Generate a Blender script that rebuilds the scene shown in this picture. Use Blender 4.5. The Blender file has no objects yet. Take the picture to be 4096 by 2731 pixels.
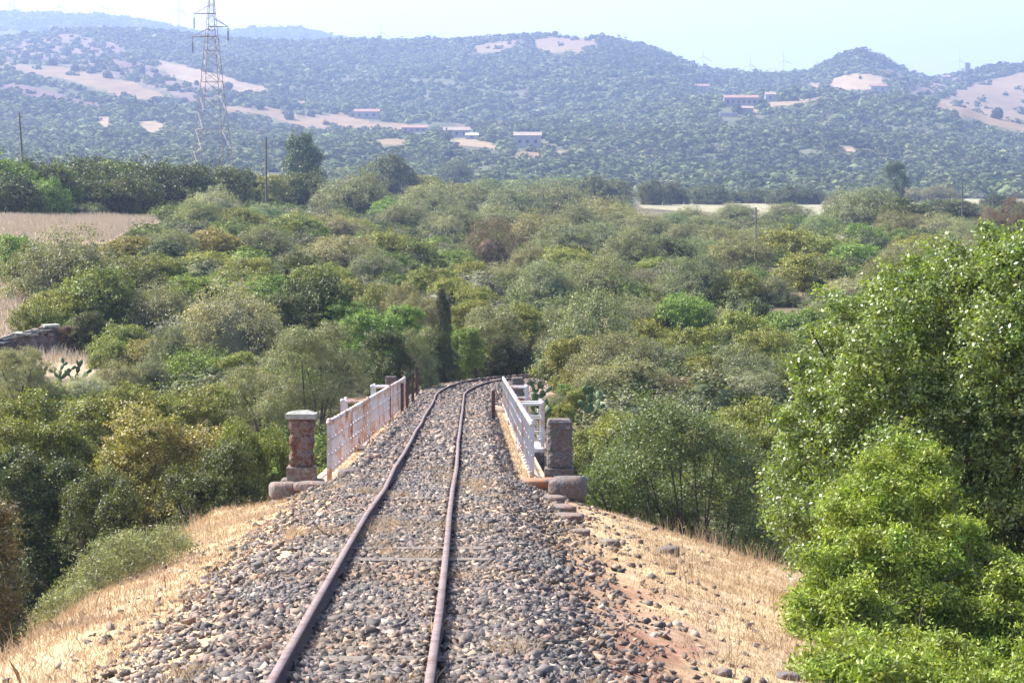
import bpy, bmesh, math, random
import numpy as np
from mathutils import Vector, Matrix

# ---------------------------------------------------------------- camera, sky, sun, exposure
scene = bpy.context.scene
COL = scene.collection
F = 2560.0                      # focal length in pixels of a 1024 px wide frame (90 mm)
TH = math.atan(141.0 / F)       # downward pitch
cam_d = bpy.data.cameras.new('camera')
cam_d.sensor_width = 36.0
cam_d.lens = 36.0 * F / 1024.0
cam_d.clip_start = 0.5
cam_d.clip_end = 40000.0
cam = bpy.data.objects.new('camera', cam_d)
COL.objects.link(cam)
cam.location = (0, 0, 0)
cam.rotation_euler = (math.pi / 2 - TH, 0, 0)
scene.camera = cam
scene.render.resolution_x = 1024
scene.render.resolution_y = 682

SUN_EL = math.radians(47)
SUN_AZ = math.radians(-66)      # measured from +Y towards +X: left and ahead
world = bpy.data.worlds.new('World')
scene.world = world
world.use_nodes = True
wn = world.node_tree.nodes
wl = world.node_tree.links
sky = wn.new('ShaderNodeTexSky')
sky.sky_type = 'NISHITA'
sky.sun_disc = False
sky.sun_elevation = SUN_EL
sky.sun_rotation = SUN_AZ
sky.air_density = 0.85
sky.dust_density = 2.5
sky.ozone_density = 0.0
wn['Background'].inputs['Strength'].default_value = 0.15
wl.new(sky.outputs['Color'], wn['Background'].inputs['Color'])
sun_d = bpy.data.lights.new('sun', 'SUN')
sun_d.energy = 4.0
sun_d.angle = math.radians(0.5)
sun_d.color = (1.0, 0.955, 0.88)
sun = bpy.data.objects.new('sun', sun_d)
COL.objects.link(sun)
sd = Vector((math.sin(SUN_AZ) * math.cos(SUN_EL), math.cos(SUN_AZ) * math.cos(SUN_EL), math.sin(SUN_EL)))
sun.rotation_euler = sd.to_track_quat('Z', 'Y').to_euler()
scene.view_settings.view_transform = 'Standard'
scene.view_settings.look = 'None'
scene.view_settings.gamma = 1.0
scene.view_settings.exposure = 1.5
HAZE_DENSITY = 0.000225
HAZE_COLOR = (0.46, 0.60, 1.0)

# ---------------------------------------------------------------- helpers
rng = np.random.default_rng(7)
random.seed(7)
CT, ST = math.cos(TH), math.sin(TH)


def P(px, py, d):
    """world point seen at pixel (px,py) of the 1024x682 frame, at forward distance Y=d"""
    x = (px - 512.0) / F
    y = (341.0 - py) / F
    s = d / (CT + y * ST)
    return Vector((x * s, d, (-ST + y * CT) * s))


def zy(py, d):
    y = (341.0 - py) / F
    return (-ST + y * CT) * d / (CT + y * ST)


def proj(X, Y, Z):
    f_ = Y * CT - Z * ST
    u_ = Y * ST + Z * CT
    f_ = np.where(f_ < 0.5, 0.5, f_)
    return 512 + F * X / f_, 341 - F * u_ / f_


def mesh_np(name, verts, faces, mat=None, nper=None, smooth=False):
    """verts (n,3); faces (m,k) int array or list of such arrays"""
    me = bpy.data.meshes.new(name)
    if not isinstance(faces, list):
        faces = [faces]
    nl = sum(f.size for f in faces)
    nf = sum(f.shape[0] for f in faces)
    me.vertices.add(len(verts))
    me.vertices.foreach_set('co', np.ascontiguousarray(verts, dtype=np.float32).ravel())
    me.loops.add(nl)
    me.loops.foreach_set('vertex_index', np.concatenate([f.ravel() for f in faces]).astype(np.int32))
    me.polygons.add(nf)
    tot = np.concatenate([np.full(f.shape[0], f.shape[1], dtype=np.int32) for f in faces])
    st = np.concatenate([[0], np.cumsum(tot)[:-1]]).astype(np.int32)
    me.polygons.foreach_set('loop_start', st)
    me.polygons.foreach_set('loop_total', tot)
    if smooth:
        me.polygons.foreach_set('use_smooth', np.ones(nf, dtype=bool))
    me.update(calc_edges=True)
    me.validate()
    if mat:
        me.materials.append(mat)
    return me


def set_col(me, name, cols):
    a = me.color_attributes.new(name, 'FLOAT_COLOR', 'POINT')
    c = np.ones((len(cols), 4), dtype=np.float32)
    c[:, :3] = cols
    a.data.foreach_set('color', c.ravel())


def link(name, data, parent=None):
    o = bpy.data.objects.new(name, data)
    COL.objects.link(o)
    if parent:
        o.parent = parent
    return o


def tag(o, label=None, cat=None, group=None, kind=None):
    if label: o['label'] = label
    if cat: o['category'] = cat
    if group: o['group'] = group
    if kind: o['kind'] = kind
    return o


def empty(name, loc, rz=0.0):
    o = bpy.data.objects.new(name, None)
    COL.objects.link(o)
    o.location = loc
    o.rotation_euler = (0, 0, rz)
    o.empty_display_size = 0.3
    return o


class MB:
    """collects shapes, builds ONE mesh object"""
    def __init__(self):
        self.v = []; self.f = []

    def add(self, vs, fs):
        b = len(self.v)
        self.v += [tuple(p) for p in vs]
        self.f += [tuple(i + b for i in f) for f in fs]

    def box(self, c, s, rz=0.0, taper=1.0, jit=0.0, rot=None):
        hx, hy, hz = s[0] / 2, s[1] / 2, s[2] / 2
        vs = []
        for z in (-1, 1):
            t = taper if z > 0 else 1.0
            for x, y in ((-1, -1), (1, -1), (1, 1), (-1, 1)):
                p = Vector((x * hx * t, y * hy * t, z * hz))
                if jit:
                    p += Vector((random.uniform(-jit, jit), random.uniform(-jit, jit), random.uniform(-jit, jit)))
                if rot is not None:
                    p = rot @ p
                p.rotate(Matrix.Rotation(rz, 3, 'Z'))
                vs.append(p + Vector(c))
        self.add(vs, [(3, 2, 1, 0), (4, 5, 6, 7), (0, 1, 5, 4), (1, 2, 6, 5), (2, 3, 7, 6), (3, 0, 4, 7)])

    def tube(self, pts, r, n=8, r2=None, caps=True):
        pts = [Vector(p) for p in pts]
        m = len(pts)
        rings = []
        for i, p in enumerate(pts):
            t = (pts[min(i + 1, m - 1)] - pts[max(i - 1, 0)]).normalized()
            a = Vector((0, 0, 1)) if abs(t.z) < 0.9 else Vector((1, 0, 0))
            u = t.cross(a).normalized(); w = t.cross(u)
            rr = r if r2 is None else r + (r2 - r) * i / (m - 1)
            if isinstance(r, (list, tuple)): rr = r[i]
            rings.append([p + (u * math.cos(k * 2 * math.pi / n) + w * math.sin(k * 2 * math.pi / n)) * rr for k in range(n)])
        vs = [q for rg in rings for q in rg]
        fs = []
        for i in range(m - 1):
            for k in range(n):
                a = i * n + k; b = i * n + (k + 1) % n
                fs.append((a, b, b + n, a + n))
        if caps:
            fs.append(tuple(range(n - 1, -1, -1)))
            fs.append(tuple((m - 1) * n + k for k in range(n)))
        self.add(vs, fs)

    def ball(self, c, r, n=8, m=5, sz=1.0):
        vs = []; fs = []
        for j in range(m + 1):
            a = math.pi * j / m
            for k in range(n):
                b = 2 * math.pi * k / n
                vs.append((c[0] + r * math.sin(a) * math.cos(b), c[1] + r * math.sin(a) * math.sin(b), c[2] + r * math.cos(a) * sz))
        for j in range(m):
            for k in range(n):
                fs.append((j * n + k, (j + 1) * n + k, (j + 1) * n + (k + 1) % n, j * n + (k + 1) % n))
        self.add(vs, fs)

    def build(self, name, mat, parent=None, smooth=False, origin=None, bevel=0):
        me = bpy.data.meshes.new(name)
        vs = self.v
        if origin is not None:
            vs = [(p[0] - origin[0], p[1] - origin[1], p[2] - origin[2]) for p in vs]
        me.from_pydata(vs, [], self.f)
        bm = bmesh.new(); bm.from_mesh(me)
        bmesh.ops.remove_doubles(bm, verts=bm.verts, dist=1e-5)
        bmesh.ops.recalc_face_normals(bm, faces=bm.faces)
        if bevel:
            bmesh.ops.bevel(bm, geom=bm.edges[:], offset=bevel, segments=2, affect='EDGES', profile=0.6)
        bm.to_mesh(me); bm.free()
        if smooth:
            for p in me.polygons: p.use_smooth = True
        if mat: me.materials.append(mat)
        o = link(name, me, parent)
        return o


# ---------------------------------------------------------------- materials
def new_mat(name):
    m = bpy.data.materials.new(name)
    m.use_nodes = True
    nt = m.node_tree
    return m, nt.nodes, nt.links, nt.nodes['Principled BSDF']


def noise_mat(name, cols, scale=5.0, rough=0.85, detail=6.0, bump=0.0, stretch=(1, 1, 1), spec=0.3, metal=0.0, thr=(0.35, 0.65), bscale=None):
    m, N, L, B = new_mat(name)
    tc = N.new('ShaderNodeTexCoord')
    mp = N.new('ShaderNodeMapping'); mp.inputs['Scale'].default_value = stretch
    L.new(tc.outputs['Object'], mp.inputs['Vector'])
    nz = N.new('ShaderNodeTexNoise'); nz.inputs['Scale'].default_value = scale; nz.inputs['Detail'].default_value = detail
    nz.inputs['Roughness'].default_value = 0.65
    L.new(mp.outputs['Vector'], nz.inputs['Vector'])
    cr = N.new('ShaderNodeValToRGB')
    e = cr.color_ramp.elements
    n = len(cols)
    e[0].position = thr[0]; e[0].color = (*cols[0], 1)
    e[1].position = thr[1]; e[1].color = (*cols[-1], 1)
    for i in range(1, n - 1):
        q = e.new(thr[0] + (thr[1] - thr[0]) * i / (n - 1)); q.color = (*cols[i], 1)
    L.new(nz.outputs['Fac'], cr.inputs['Fac'])
    L.new(cr.outputs['Color'], B.inputs['Base Color'])
    B.inputs['Roughness'].default_value = rough
    B.inputs['Specular IOR Level'].default_value = spec
    B.inputs['Metallic'].default_value = metal
    if bump:
        n2 = N.new('ShaderNodeTexNoise'); n2.inputs['Scale'].default_value = bscale or scale * 4; n2.inputs['Detail'].default_value = 8
        L.new(tc.outputs['Object'], n2.inputs['Vector'])
        bp = N.new('ShaderNodeBump'); bp.inputs['Strength'].default_value = bump; bp.inputs['Distance'].default_value = 0.05
        L.new(n2.outputs['Fac'], bp.inputs['Height'])
        L.new(bp.outputs['Normal'], B.inputs['Normal'])
    return m


def leaf_material(name, gloss=0.4, spec=0.5, trans=0.22, use_attr=False):
    m, N, L, B = new_mat(name)
    if use_attr:
        oc = N.new('ShaderNodeVertexColor'); oc.layer_name = 'tint'; col = oc.outputs['Color']
    else:
        oc = N.new('ShaderNodeObjectInfo'); col = oc.outputs['Color']
    ge = N.new('ShaderNodeNewGeometry')
    hs = N.new('ShaderNodeHueSaturation')
    r1 = N.new('ShaderNodeMapRange'); r1.inputs['To Min'].default_value = 0.55; r1.inputs['To Max'].default_value = 1.5
    L.new(ge.outputs['Random Per Island'], r1.inputs['Value'])
    tc = N.new('ShaderNodeTexCoord')
    nz = N.new('ShaderNodeTexNoise'); nz.inputs['Scale'].default_value = 2.6; nz.inputs['Detail'].default_value = 2
    L.new(tc.outputs['Object'], nz.inputs['Vector'])
    r2 = N.new('ShaderNodeMapRange'); r2.inputs['From Min'].default_value = 0.3; r2.inputs['From Max'].default_value = 0.7
    r2.inputs['To Min'].default_value = 0.478; r2.inputs['To Max'].default_value = 0.518
    L.new(nz.outputs['Fac'], r2.inputs['Value'])
    L.new(r2.outputs['Result'], hs.inputs['Hue'])
    n5 = N.new('ShaderNodeTexNoise'); n5.inputs['Scale'].default_value = 4.5; n5.inputs['Detail'].default_value = 3
    L.new(tc.outputs['Object'], n5.inputs['Vector'])
    r5 = N.new('ShaderNodeMapRange'); r5.inputs['From Min'].default_value = 0.35; r5.inputs['From Max'].default_value = 0.65
    r5.inputs['To Min'].default_value = 0.68; r5.inputs['To Max'].default_value = 1.3
    L.new(n5.outputs['Fac'], r5.inputs['Value'])
    m5 = N.new('ShaderNodeMath'); m5.operation = 'MULTIPLY'
    L.new(r1.outputs['Result'], m5.inputs[0]); L.new(r5.outputs['Result'], m5.inputs[1])
    L.new(m5.outputs[0], hs.inputs['Value'])
    L.new(col, hs.inputs['Color'])
    L.new(hs.outputs['Color'], B.inputs['Base Color'])
    B.inputs['Roughness'].default_value = gloss
    B.inputs['Specular IOR Level'].default_value = spec
    tr = N.new('ShaderNodeBsdfTranslucent')
    mx = N.new('ShaderNodeMixRGB'); mx.blend_type = 'MULTIPLY'; mx.inputs['Fac'].default_value = 1
    mx.inputs['Color2'].default_value = (1.9, 2.0, 0.75, 1)
    L.new(hs.outputs['Color'], mx.inputs['Color1'])
    L.new(mx.outputs['Color'], tr.inputs['Color'])
    ms = N.new('ShaderNodeMixShader'); ms.inputs['Fac'].default_value = trans
    L.new(B.outputs['BSDF'], ms.inputs[1]); L.new(tr.outputs['BSDF'], ms.inputs[2])
    L.new(ms.outputs['Shader'], N['Material Output'].inputs['Surface'])
    return m


M_LEAF = leaf_material('leaves_matte', 0.5, 0.35)
M_GLOSS = leaf_material('leaves_glossy', 0.36, 0.6, 0.28)
M_INNER = leaf_material('inner_leaves', 0.95, 0.0, 0.0)
M_FAR = leaf_material('leaves_far', 0.8, 0.1, 0.12, True)
M_BARK = noise_mat('bark', [(0.045, 0.035, 0.03), (0.13, 0.11, 0.09)], 14, 0.9, bump=0.4)
M_WHITEPAINT = noise_mat('white_paint', [(0.72, 0.70, 0.68), (0.80, 0.79, 0.78), (0.62, 0.55, 0.50)], 2.5, 0.5, thr=(0.3, 0.75))


def rust_paint(name, amount):
    m, N, L, B = new_mat(name)
    tc = N.new('ShaderNodeTexCoord')
    mp = N.new('ShaderNodeMapping'); mp.inputs['Scale'].default_value = (1.2, 1.6, 0.7)
    L.new(tc.outputs['Object'], mp.inputs['Vector'])
    nz = N.new('ShaderNodeTexNoise'); nz.inputs['Scale'].default_value = 1.3; nz.inputs['Detail'].default_value = 9; nz.inputs['Roughness'].default_value = 0.75
    L.new(mp.outputs['Vector'], nz.inputs['Vector'])
    cr = N.new('ShaderNodeValToRGB')
    e = cr.color_ramp.elements
    e[0].position = amount - 0.06; e[0].color = (0.56, 0.54, 0.53, 1)
    e[1].position = amount + 0.11; e[1].color = (0.22, 0.075, 0.035, 1)
    q = e.new(amount + 0.03); q.color = (0.52, 0.30, 0.19, 1)
    L.new(nz.outputs['Fac'], cr.inputs['Fac'])
    L.new(cr.outputs['Color'], B.inputs['Base Color'])
    B.inputs['Roughness'].default_value = 0.55
    return m


M_RUSTY = rust_paint('rusty_white_paint', 0.515)
M_PAINT = rust_paint('white_paint_few_rust', 0.56)
M_RUST = noise_mat('brown_rust', [(0.05, 0.03, 0.025), (0.13, 0.06, 0.04)], 8, 0.85)
M_STONE = noise_mat('weathered_stone', [(0.11, 0.095, 0.085), (0.21, 0.18, 0.155), (0.15, 0.085, 0.06), (0.26, 0.23, 0.20)], 5, 0.95, bump=0.6)
M_REDSTONE = noise_mat('red_masonry', [(0.09, 0.038, 0.026), (0.14, 0.062, 0.04), (0.19, 0.15, 0.135), (0.12, 0.05, 0.032)], 7, 0.95, bump=0.8)
M_CAP = noise_mat('pale_lichen_stone', [(0.24, 0.235, 0.20), (0.38, 0.37, 0.32)], 12, 0.95, bump=0.5)
M_GREYCAP = noise_mat('lichen_grey_stone', [(0.06, 0.055, 0.053), (0.15, 0.14, 0.135), (0.13, 0.08, 0.055), (0.20, 0.19, 0.18)], 6, 0.95, bump=0.6)
M_LICHEN = noise_mat('orange_lichen_stone', [(0.42, 0.14, 0.03), (0.25, 0.15, 0.10), (0.12, 0.10, 0.09)], 6, 0.95)
M_SLEEPER = noise_mat('old_timber', [(0.10, 0.08, 0.065), (0.20, 0.17, 0.14)], 9, 0.9, stretch=(0.3, 6, 3))
M_RAILSIDE = noise_mat('rail_rust', [(0.045, 0.028, 0.03), (0.10, 0.055, 0.05)], 6, 0.8)
M_RAILTOP = noise_mat('rail_running_surface', [(0.13, 0.085, 0.07), (0.21, 0.16, 0.145), (0.13, 0.075, 0.055)], 3, 0.6, metal=0.0, spec=0.2)
M_POLE = noise_mat('pole_timber', [(0.10, 0.085, 0.07), (0.20, 0.17, 0.15)], 6, 0.9)
M_STEEL = noise_mat('galvanised_steel', [(0.20, 0.17, 0.15), (0.30, 0.26, 0.24)], 2, 0.6, metal=0.2)
M_STEELRUST = noise_mat('steel_dull_red', [(0.20, 0.12, 0.10), (0.27, 0.18, 0.15)], 2, 0.7)
M_INSUL = noise_mat('insulator_brown_glass', [(0.03, 0.018, 0.02), (0.07, 0.03, 0.03)], 3, 0.3)
M_TURB = noise_mat('turbine_white', [(0.7, 0.72, 0.74), (0.78, 0.79, 0.8)], 1, 0.5)
M_WALLW = noise_mat('whitewashed_wall', [(0.26, 0.26, 0.27), (0.34, 0.33, 0.32)], 0.6, 0.9)
M_WALLP = noise_mat('pale_plaster', [(0.24, 0.21, 0.19), (0.33, 0.28, 0.26)], 0.6, 0.9)
M_ROOF = noise_mat('clay_tile_roof', [(0.26, 0.14, 0.10), (0.36, 0.22, 0.16)], 0.9, 0.9)
M_ROOFP = noise_mat('pale_roof', [(0.26, 0.19, 0.14), (0.34, 0.27, 0.21)], 0.9, 0.9)
M_ROOFW = noise_mat('white_sheet_roof', [(0.50, 0.52, 0.53), (0.58, 0.59, 0.60)], 0.9, 0.5)
M_DARK = noise_mat('dark_opening', [(0.03, 0.03, 0.035), (0.05, 0.05, 0.05)], 2, 0.9)
M_PAD = noise_mat('cactus_pad', [(0.055, 0.095, 0.035), (0.10, 0.15, 0.055)], 3, 0.55)
M_PADDRY = noise_mat('cactus_pad_dry', [(0.50, 0.46, 0.30), (0.62, 0.56, 0.40)], 3, 0.7)


# ---------------------------------------------------------------- noise
def vnoise(x, y, seed=0):
    xi = np.floor(x).astype(np.int64); yi = np.floor(y).astype(np.int64)
    fx = x - xi; fy = y - yi
    fx = fx * fx * (3 - 2 * fx); fy = fy * fy * (3 - 2 * fy)

    def h(a, b):
        n = (a * 374761393 + b * 668265263 + seed * 974634777) & 0x7fffffff
        n = ((n ^ (n >> 13)) * 1274126177) & 0x7fffffff
        return ((n ^ (n >> 16)) & 0xffff) / 65535.0
    return (h(xi, yi) * (1 - fx) + h(xi + 1, yi) * fx) * (1 - fy) + (h(xi, yi + 1) * (1 - fx) + h(xi + 1, yi + 1) * fx) * fy


def fbm(x, y, seed=0, o=4):
    s = 0; a = 0.5; t = 0
    for i in range(o):
        s = s + a * vnoise(x * 2 ** i, y * 2 ** i, seed + i); t += a; a *= 0.5
    return s / t - 0.5


# ---------------------------------------------------------------- track alignment
def build_line():
    pts = []
    y = -40.0
    while y < 89.0:
        pts.append((-0.77 - 0.016 * y, y)); y += 1.0
    x, y = -0.77 - 0.016 * 89, 89.0
    h = -0.016
    R = 60.0
    for i in range(60):
        pts.append((x, y))
        x += math.sin(h) * 1.0; y += math.cos(h) * 1.0
        h += 1.0 / R if h < 1.35 else 0
    return np.array(pts)


LINE = build_line()
ARC = np.concatenate([[0], np.cumsum(np.hypot(*np.diff(LINE, axis=0).T))])
YK = [-60, 83, 89, 95, 100, 105, 110, 118, 128]
ZK = [-2.2 + 0.053 * 60, -6.6, -6.86, -6.98, -7.08, -7.27, -7.49, -7.8, -8.0]
LZ = np.interp(LINE[:, 1], YK, ZK)
for i_ in range(1, len(LZ)):
    if LINE[i_, 1] > 100: LZ[i_] = min(LZ[i_], LZ[i_ - 1])


def near_line(X, Y):
    """signed lateral offset (right +) and rail level of the nearest centreline point"""
    X = np.asarray(X, float); Y = np.asarray(Y, float)
    sh = X.shape; Xf = X.ravel(); Yf = Y.ravel()
    u = np.empty_like(Xf); z = np.empty_like(Xf)
    T = np.gradient(LINE, axis=0); T /= np.hypot(T[:, 0], T[:, 1])[:, None]
    for a in range(0, len(Xf), 20000):
        b = slice(a, a + 20000)
        d2 = (Xf[b, None] - LINE[None, :, 0]) ** 2 + (Yf[b, None] - LINE[None, :, 1]) ** 2
        k = d2.argmin(1)
        dx = Xf[b] - LINE[k, 0]; dy = Yf[b] - LINE[k, 1]
        t = T[k]
        lat = dx * t[:, 1] - dy * t[:, 0]
        al = dx * t[:, 0] + dy * t[:, 1]
        sg = np.where(lat >= 0, 1.0, -1.0)
        u[b] = np.where(np.abs(al) > 2, sg * np.sqrt(d2[np.arange(len(k)), k]), lat)
        yk = LINE[k, 1] + al * t[:, 1]
        z[b] = np.interp(np.minimum(yk, 128), YK, ZK)
    return u.reshape(sh), z.reshape(sh)


# ---------------------------------------------------------------- terrain height
PXC = np.array([-900, -300, 0, 50, 100, 150, 200, 250, 300, 350, 400, 450, 512, 550, 600, 650, 700, 735, 775, 805, 825, 845, 862, 880, 905, 930, 960, 990, 1024, 1300, 1900], float)
CREST = np.array([60, 48, 41, 33, 30, 31, 37, 42, 43.5, 41.5, 42, 42, 37.5, 36, 39, 48.5, 70, 75, 77, 74, 65, 55, 52, 58, 75, 79, 75, 68, 66, 70, 80], float)


def row(pairs):
    p = np.array(pairs, float)
    return np.interp(PXC, p[:, 0], p[:, 1])


ROWS = [  # distance, ground line in the picture (y) across px
    (90, [(0, 400), (330, 400), (512, 398), (700, 402), (1024, 425)]),
    (105, [(0, 362), (330, 368), (512, 379), (700, 374), (1024, 392)]),
    (130, [(0, 292), (150, 300), (330, 318), (512, 345), (700, 338), (1024, 345)]),
    (160, [(0, 240), (150, 252), (330, 277), (512, 302), (700, 300), (1024, 300)]),
    (200, [(0, 219), (150, 228), (330, 250), (512, 272), (700, 270), (1024, 268)]),
    (250, [(0, 209), (150, 215), (330, 232), (512, 249), (700, 247), (1024, 243)]),
    (330, [(0, 203), (150, 206), (330, 215), (512, 226), (700, 226), (1024, 224)]),
    (450, [(0, 198), (150, 200), (330, 203), (512, 211), (700, 214), (1024, 213)]),
    (650, [(0, 192), (300, 195), (512, 201), (700, 204), (1024, 205)]),
    (900, [(0, 176), (300, 186), (512, 191), (700, 196), (1024, 198)]),
    (1200, [(0, 148), (300, 150), (400, 153), (512, 161), (700, 170), (1024, 172)]),
    (1500, [(0, 121), (200, 127), (300, 133), (400, 140), (512, 142), (600, 138), (700, 132), (800, 127), (900, 130), (1024, 150)]),
    (1800, [(0, 97), (100, 99), (200, 104), (300, 112), (400, 119), (512, 114), (600, 108), (650, 105), (700, 98), (750, 95), (800, 93), (850, 95), (900, 101), (950, 111), (1024, 131)]),
    (2000, [(0, 84), (100, 85), (200, 92), (300, 100), (400, 106), (512, 99), (600, 94), (650, 91), (700, 95), (750, 96), (800, 96), (850, 98), (900, 105), (950, 115), (1024, 135)]),
    (2300, [(0, 64), (100, 66), (200, 72), (300, 79), (400, 84), (512, 74), (600, 70), (650, 71), (700, 84), (750, 88), (800, 89), (850, 84), (900, 86), (950, 92), (1024, 108)]),
    (2600, [(0, 50), (50, 46), (100, 43), (200, 50), (300, 58), (400, 59), (512, 50), (600, 48), (650, 56), (700, 75), (750, 80), (800, 80), (845, 63), (862, 58), (880, 66), (905, 80), (950, 82), (1024, 78)]),
]
DR = [0.0, 3, 20, 40, 60, 78] + [r[0] for r in ROWS] + [2800, 3100, 3600, 4400, 5200, 5800, 6600, 7500]
ZT = []
for d_, z_ in ((0, -7), (3, -7), (20, -8), (40, -9.2), (60, -9.2), (78, -8.4)):
    ZT.append(np.full(len(PXC), float(z_)))
for d_, prs in ROWS:
    ZT.append(np.array([zy(v, d_) for v in row(prs)]))
ZT.append(np.array([zy(v, 2800) for v in CREST]))
ZT.append(np.array([zy(v + 5, 3100) for v in CREST]))
ZT.append(np.array([zy(v + 22, 3600) for v in CREST]))
RB = row([(-900, 40), (-300, 20), (0, 13.5), (60, 16), (105, 16.5), (130, 18), (162, 26), (190, 36), (225, 31), (250, 31), (283, 28), (305, 30), (340, 38), (380, 52), (450, 70), (1024, 95)])
ZT.append(np.array([zy(v + 14, 4400) for v in RB]))
ZT.append(np.array([zy(v, 5200) for v in RB]))
ZT.append(np.array([zy(v + 10, 5800) for v in RB]))
ZT.append(np.array([zy(85, 6600)] * len(PXC)))
ZT.append(np.array([zy(120, 7500)] * len(PXC)))
ZT = np.array(ZT)
LDR = np.log(np.array(DR) + 8.0)


def terr(X, Y):
    X = np.asarray(X, float); Y = np.asarray(Y, float)
    Yc = np.maximum(Y, 1.0)
    R_ = np.maximum(Y, 0.35 * np.abs(X) + 0.0)
    px = 512 + F * X / np.maximum(Yc, 30.0)
    px = np.clip(px, PXC[0], PXC[-1])
    ld = np.log(np.clip(R_, 0, DR[-1]) + 8.0)
    i = np.clip(np.searchsorted(LDR, ld) - 1, 0, len(LDR) - 2)
    t = (ld - LDR[i]) / (LDR[i + 1] - LDR[i]); t = np.clip(t, 0, 1)
    j = np.clip(np.searchsorted(PXC, px) - 1, 0, len(PXC) - 2)
    s = (px - PXC[j]) / (PXC[j + 1] - PXC[j])
    z = (ZT[i, j] * (1 - s) + ZT[i, j + 1] * s) * (1 - t) + (ZT[i + 1, j] * (1 - s) + ZT[i + 1, j + 1] * s) * t
    hill = np.clip((Y - 1000) / 500, 0, 1) * np.clip((2750 - Y) / 400, 0, 1)
    z = z + hill * (fbm(X / 160.0, Y / 230.0, 3) * 30.0 + fbm(X / 60.0, Y / 110.0, 4) * 9.0)
    z = z + np.clip((Y - 95) / 60, 0, 1) * np.clip((900 - Y) / 300, 0, 1) * fbm(X / 17.0, Y / 17.0, 5) * 0.9
    return z


UP = [-80, -14, -6, -4.3, -3.5, -2.3, -1.55, -1.2, 1.2, 1.6, 2.4, 3.6, 6.5, 9, 14, 80]
UR = [-12, -8, -3.2, -1.35, -0.78, -0.52, -0.24, -0.13, -0.13, -0.26, -0.56, -0.86, -1.65, -3.0, -6.5, -10]


def ground(X, Y):
    X = np.asarray(X, float); Y = np.asarray(Y, float)
    u, zt = near_line(X, Y)
    T = terr(X, Y)
    E = zt + np.interp(u, UP, UR) + fbm(X / 1.3, Y / 1.3, 11) * np.interp(np.abs(u), [1.5, 3.5, 8], [0.0, 0.14, 0.35])
    edge = np.where(u > 2.2, 43.4 - 1.0 * (u - 2.2), 43.4) + fbm(X / 2.0, Y * 0, 12) * 1.2 * (np.abs(u) > 2.3)
    near = E - np.clip(Y - edge, 0, 100) * 1.25
    H = np.maximum(near, T)
    # far formation beyond the bridge
    E2 = zt + np.interp(np.abs(u), [0, 1.2, 1.6, 2.4, 3.2, 7], [-0.13, -0.13, -0.25, -0.55, -0.62, -0.9])
    w = np.clip((np.abs(u) - 2.6) / 4.0, 0, 1); w = w * w * (3 - 2 * w)
    g = np.clip((Y - 88.5) / 0.8, 0, 1)
    H2 = E2 * (1 - w) + T * w
    far = (Y > 60) & (Y < 140)
    H = np.where(far, H * (1 - g) + H2 * g, H)
    under = (Y > 43) & (Y < 89) & (np.abs(u) < 2.6)
    return H


def gz(x, y):
    return float(ground(np.array([x]), np.array([y]))[0])


_DS = np.concatenate([np.arange(90, 1000, 1.5), np.arange(1000, 2800, 6.0)])


def solve_d(px, yb, dmin=90):
    X = (px - 512) / F * _DS
    z = terr(X, _DS)
    _, yy = proj(X, _DS, z)
    ok = (yy <= yb) & (_DS >= dmin)
    k = np.argmax(ok) if ok.any() else len(_DS) - 1
    return float(_DS[k])


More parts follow.
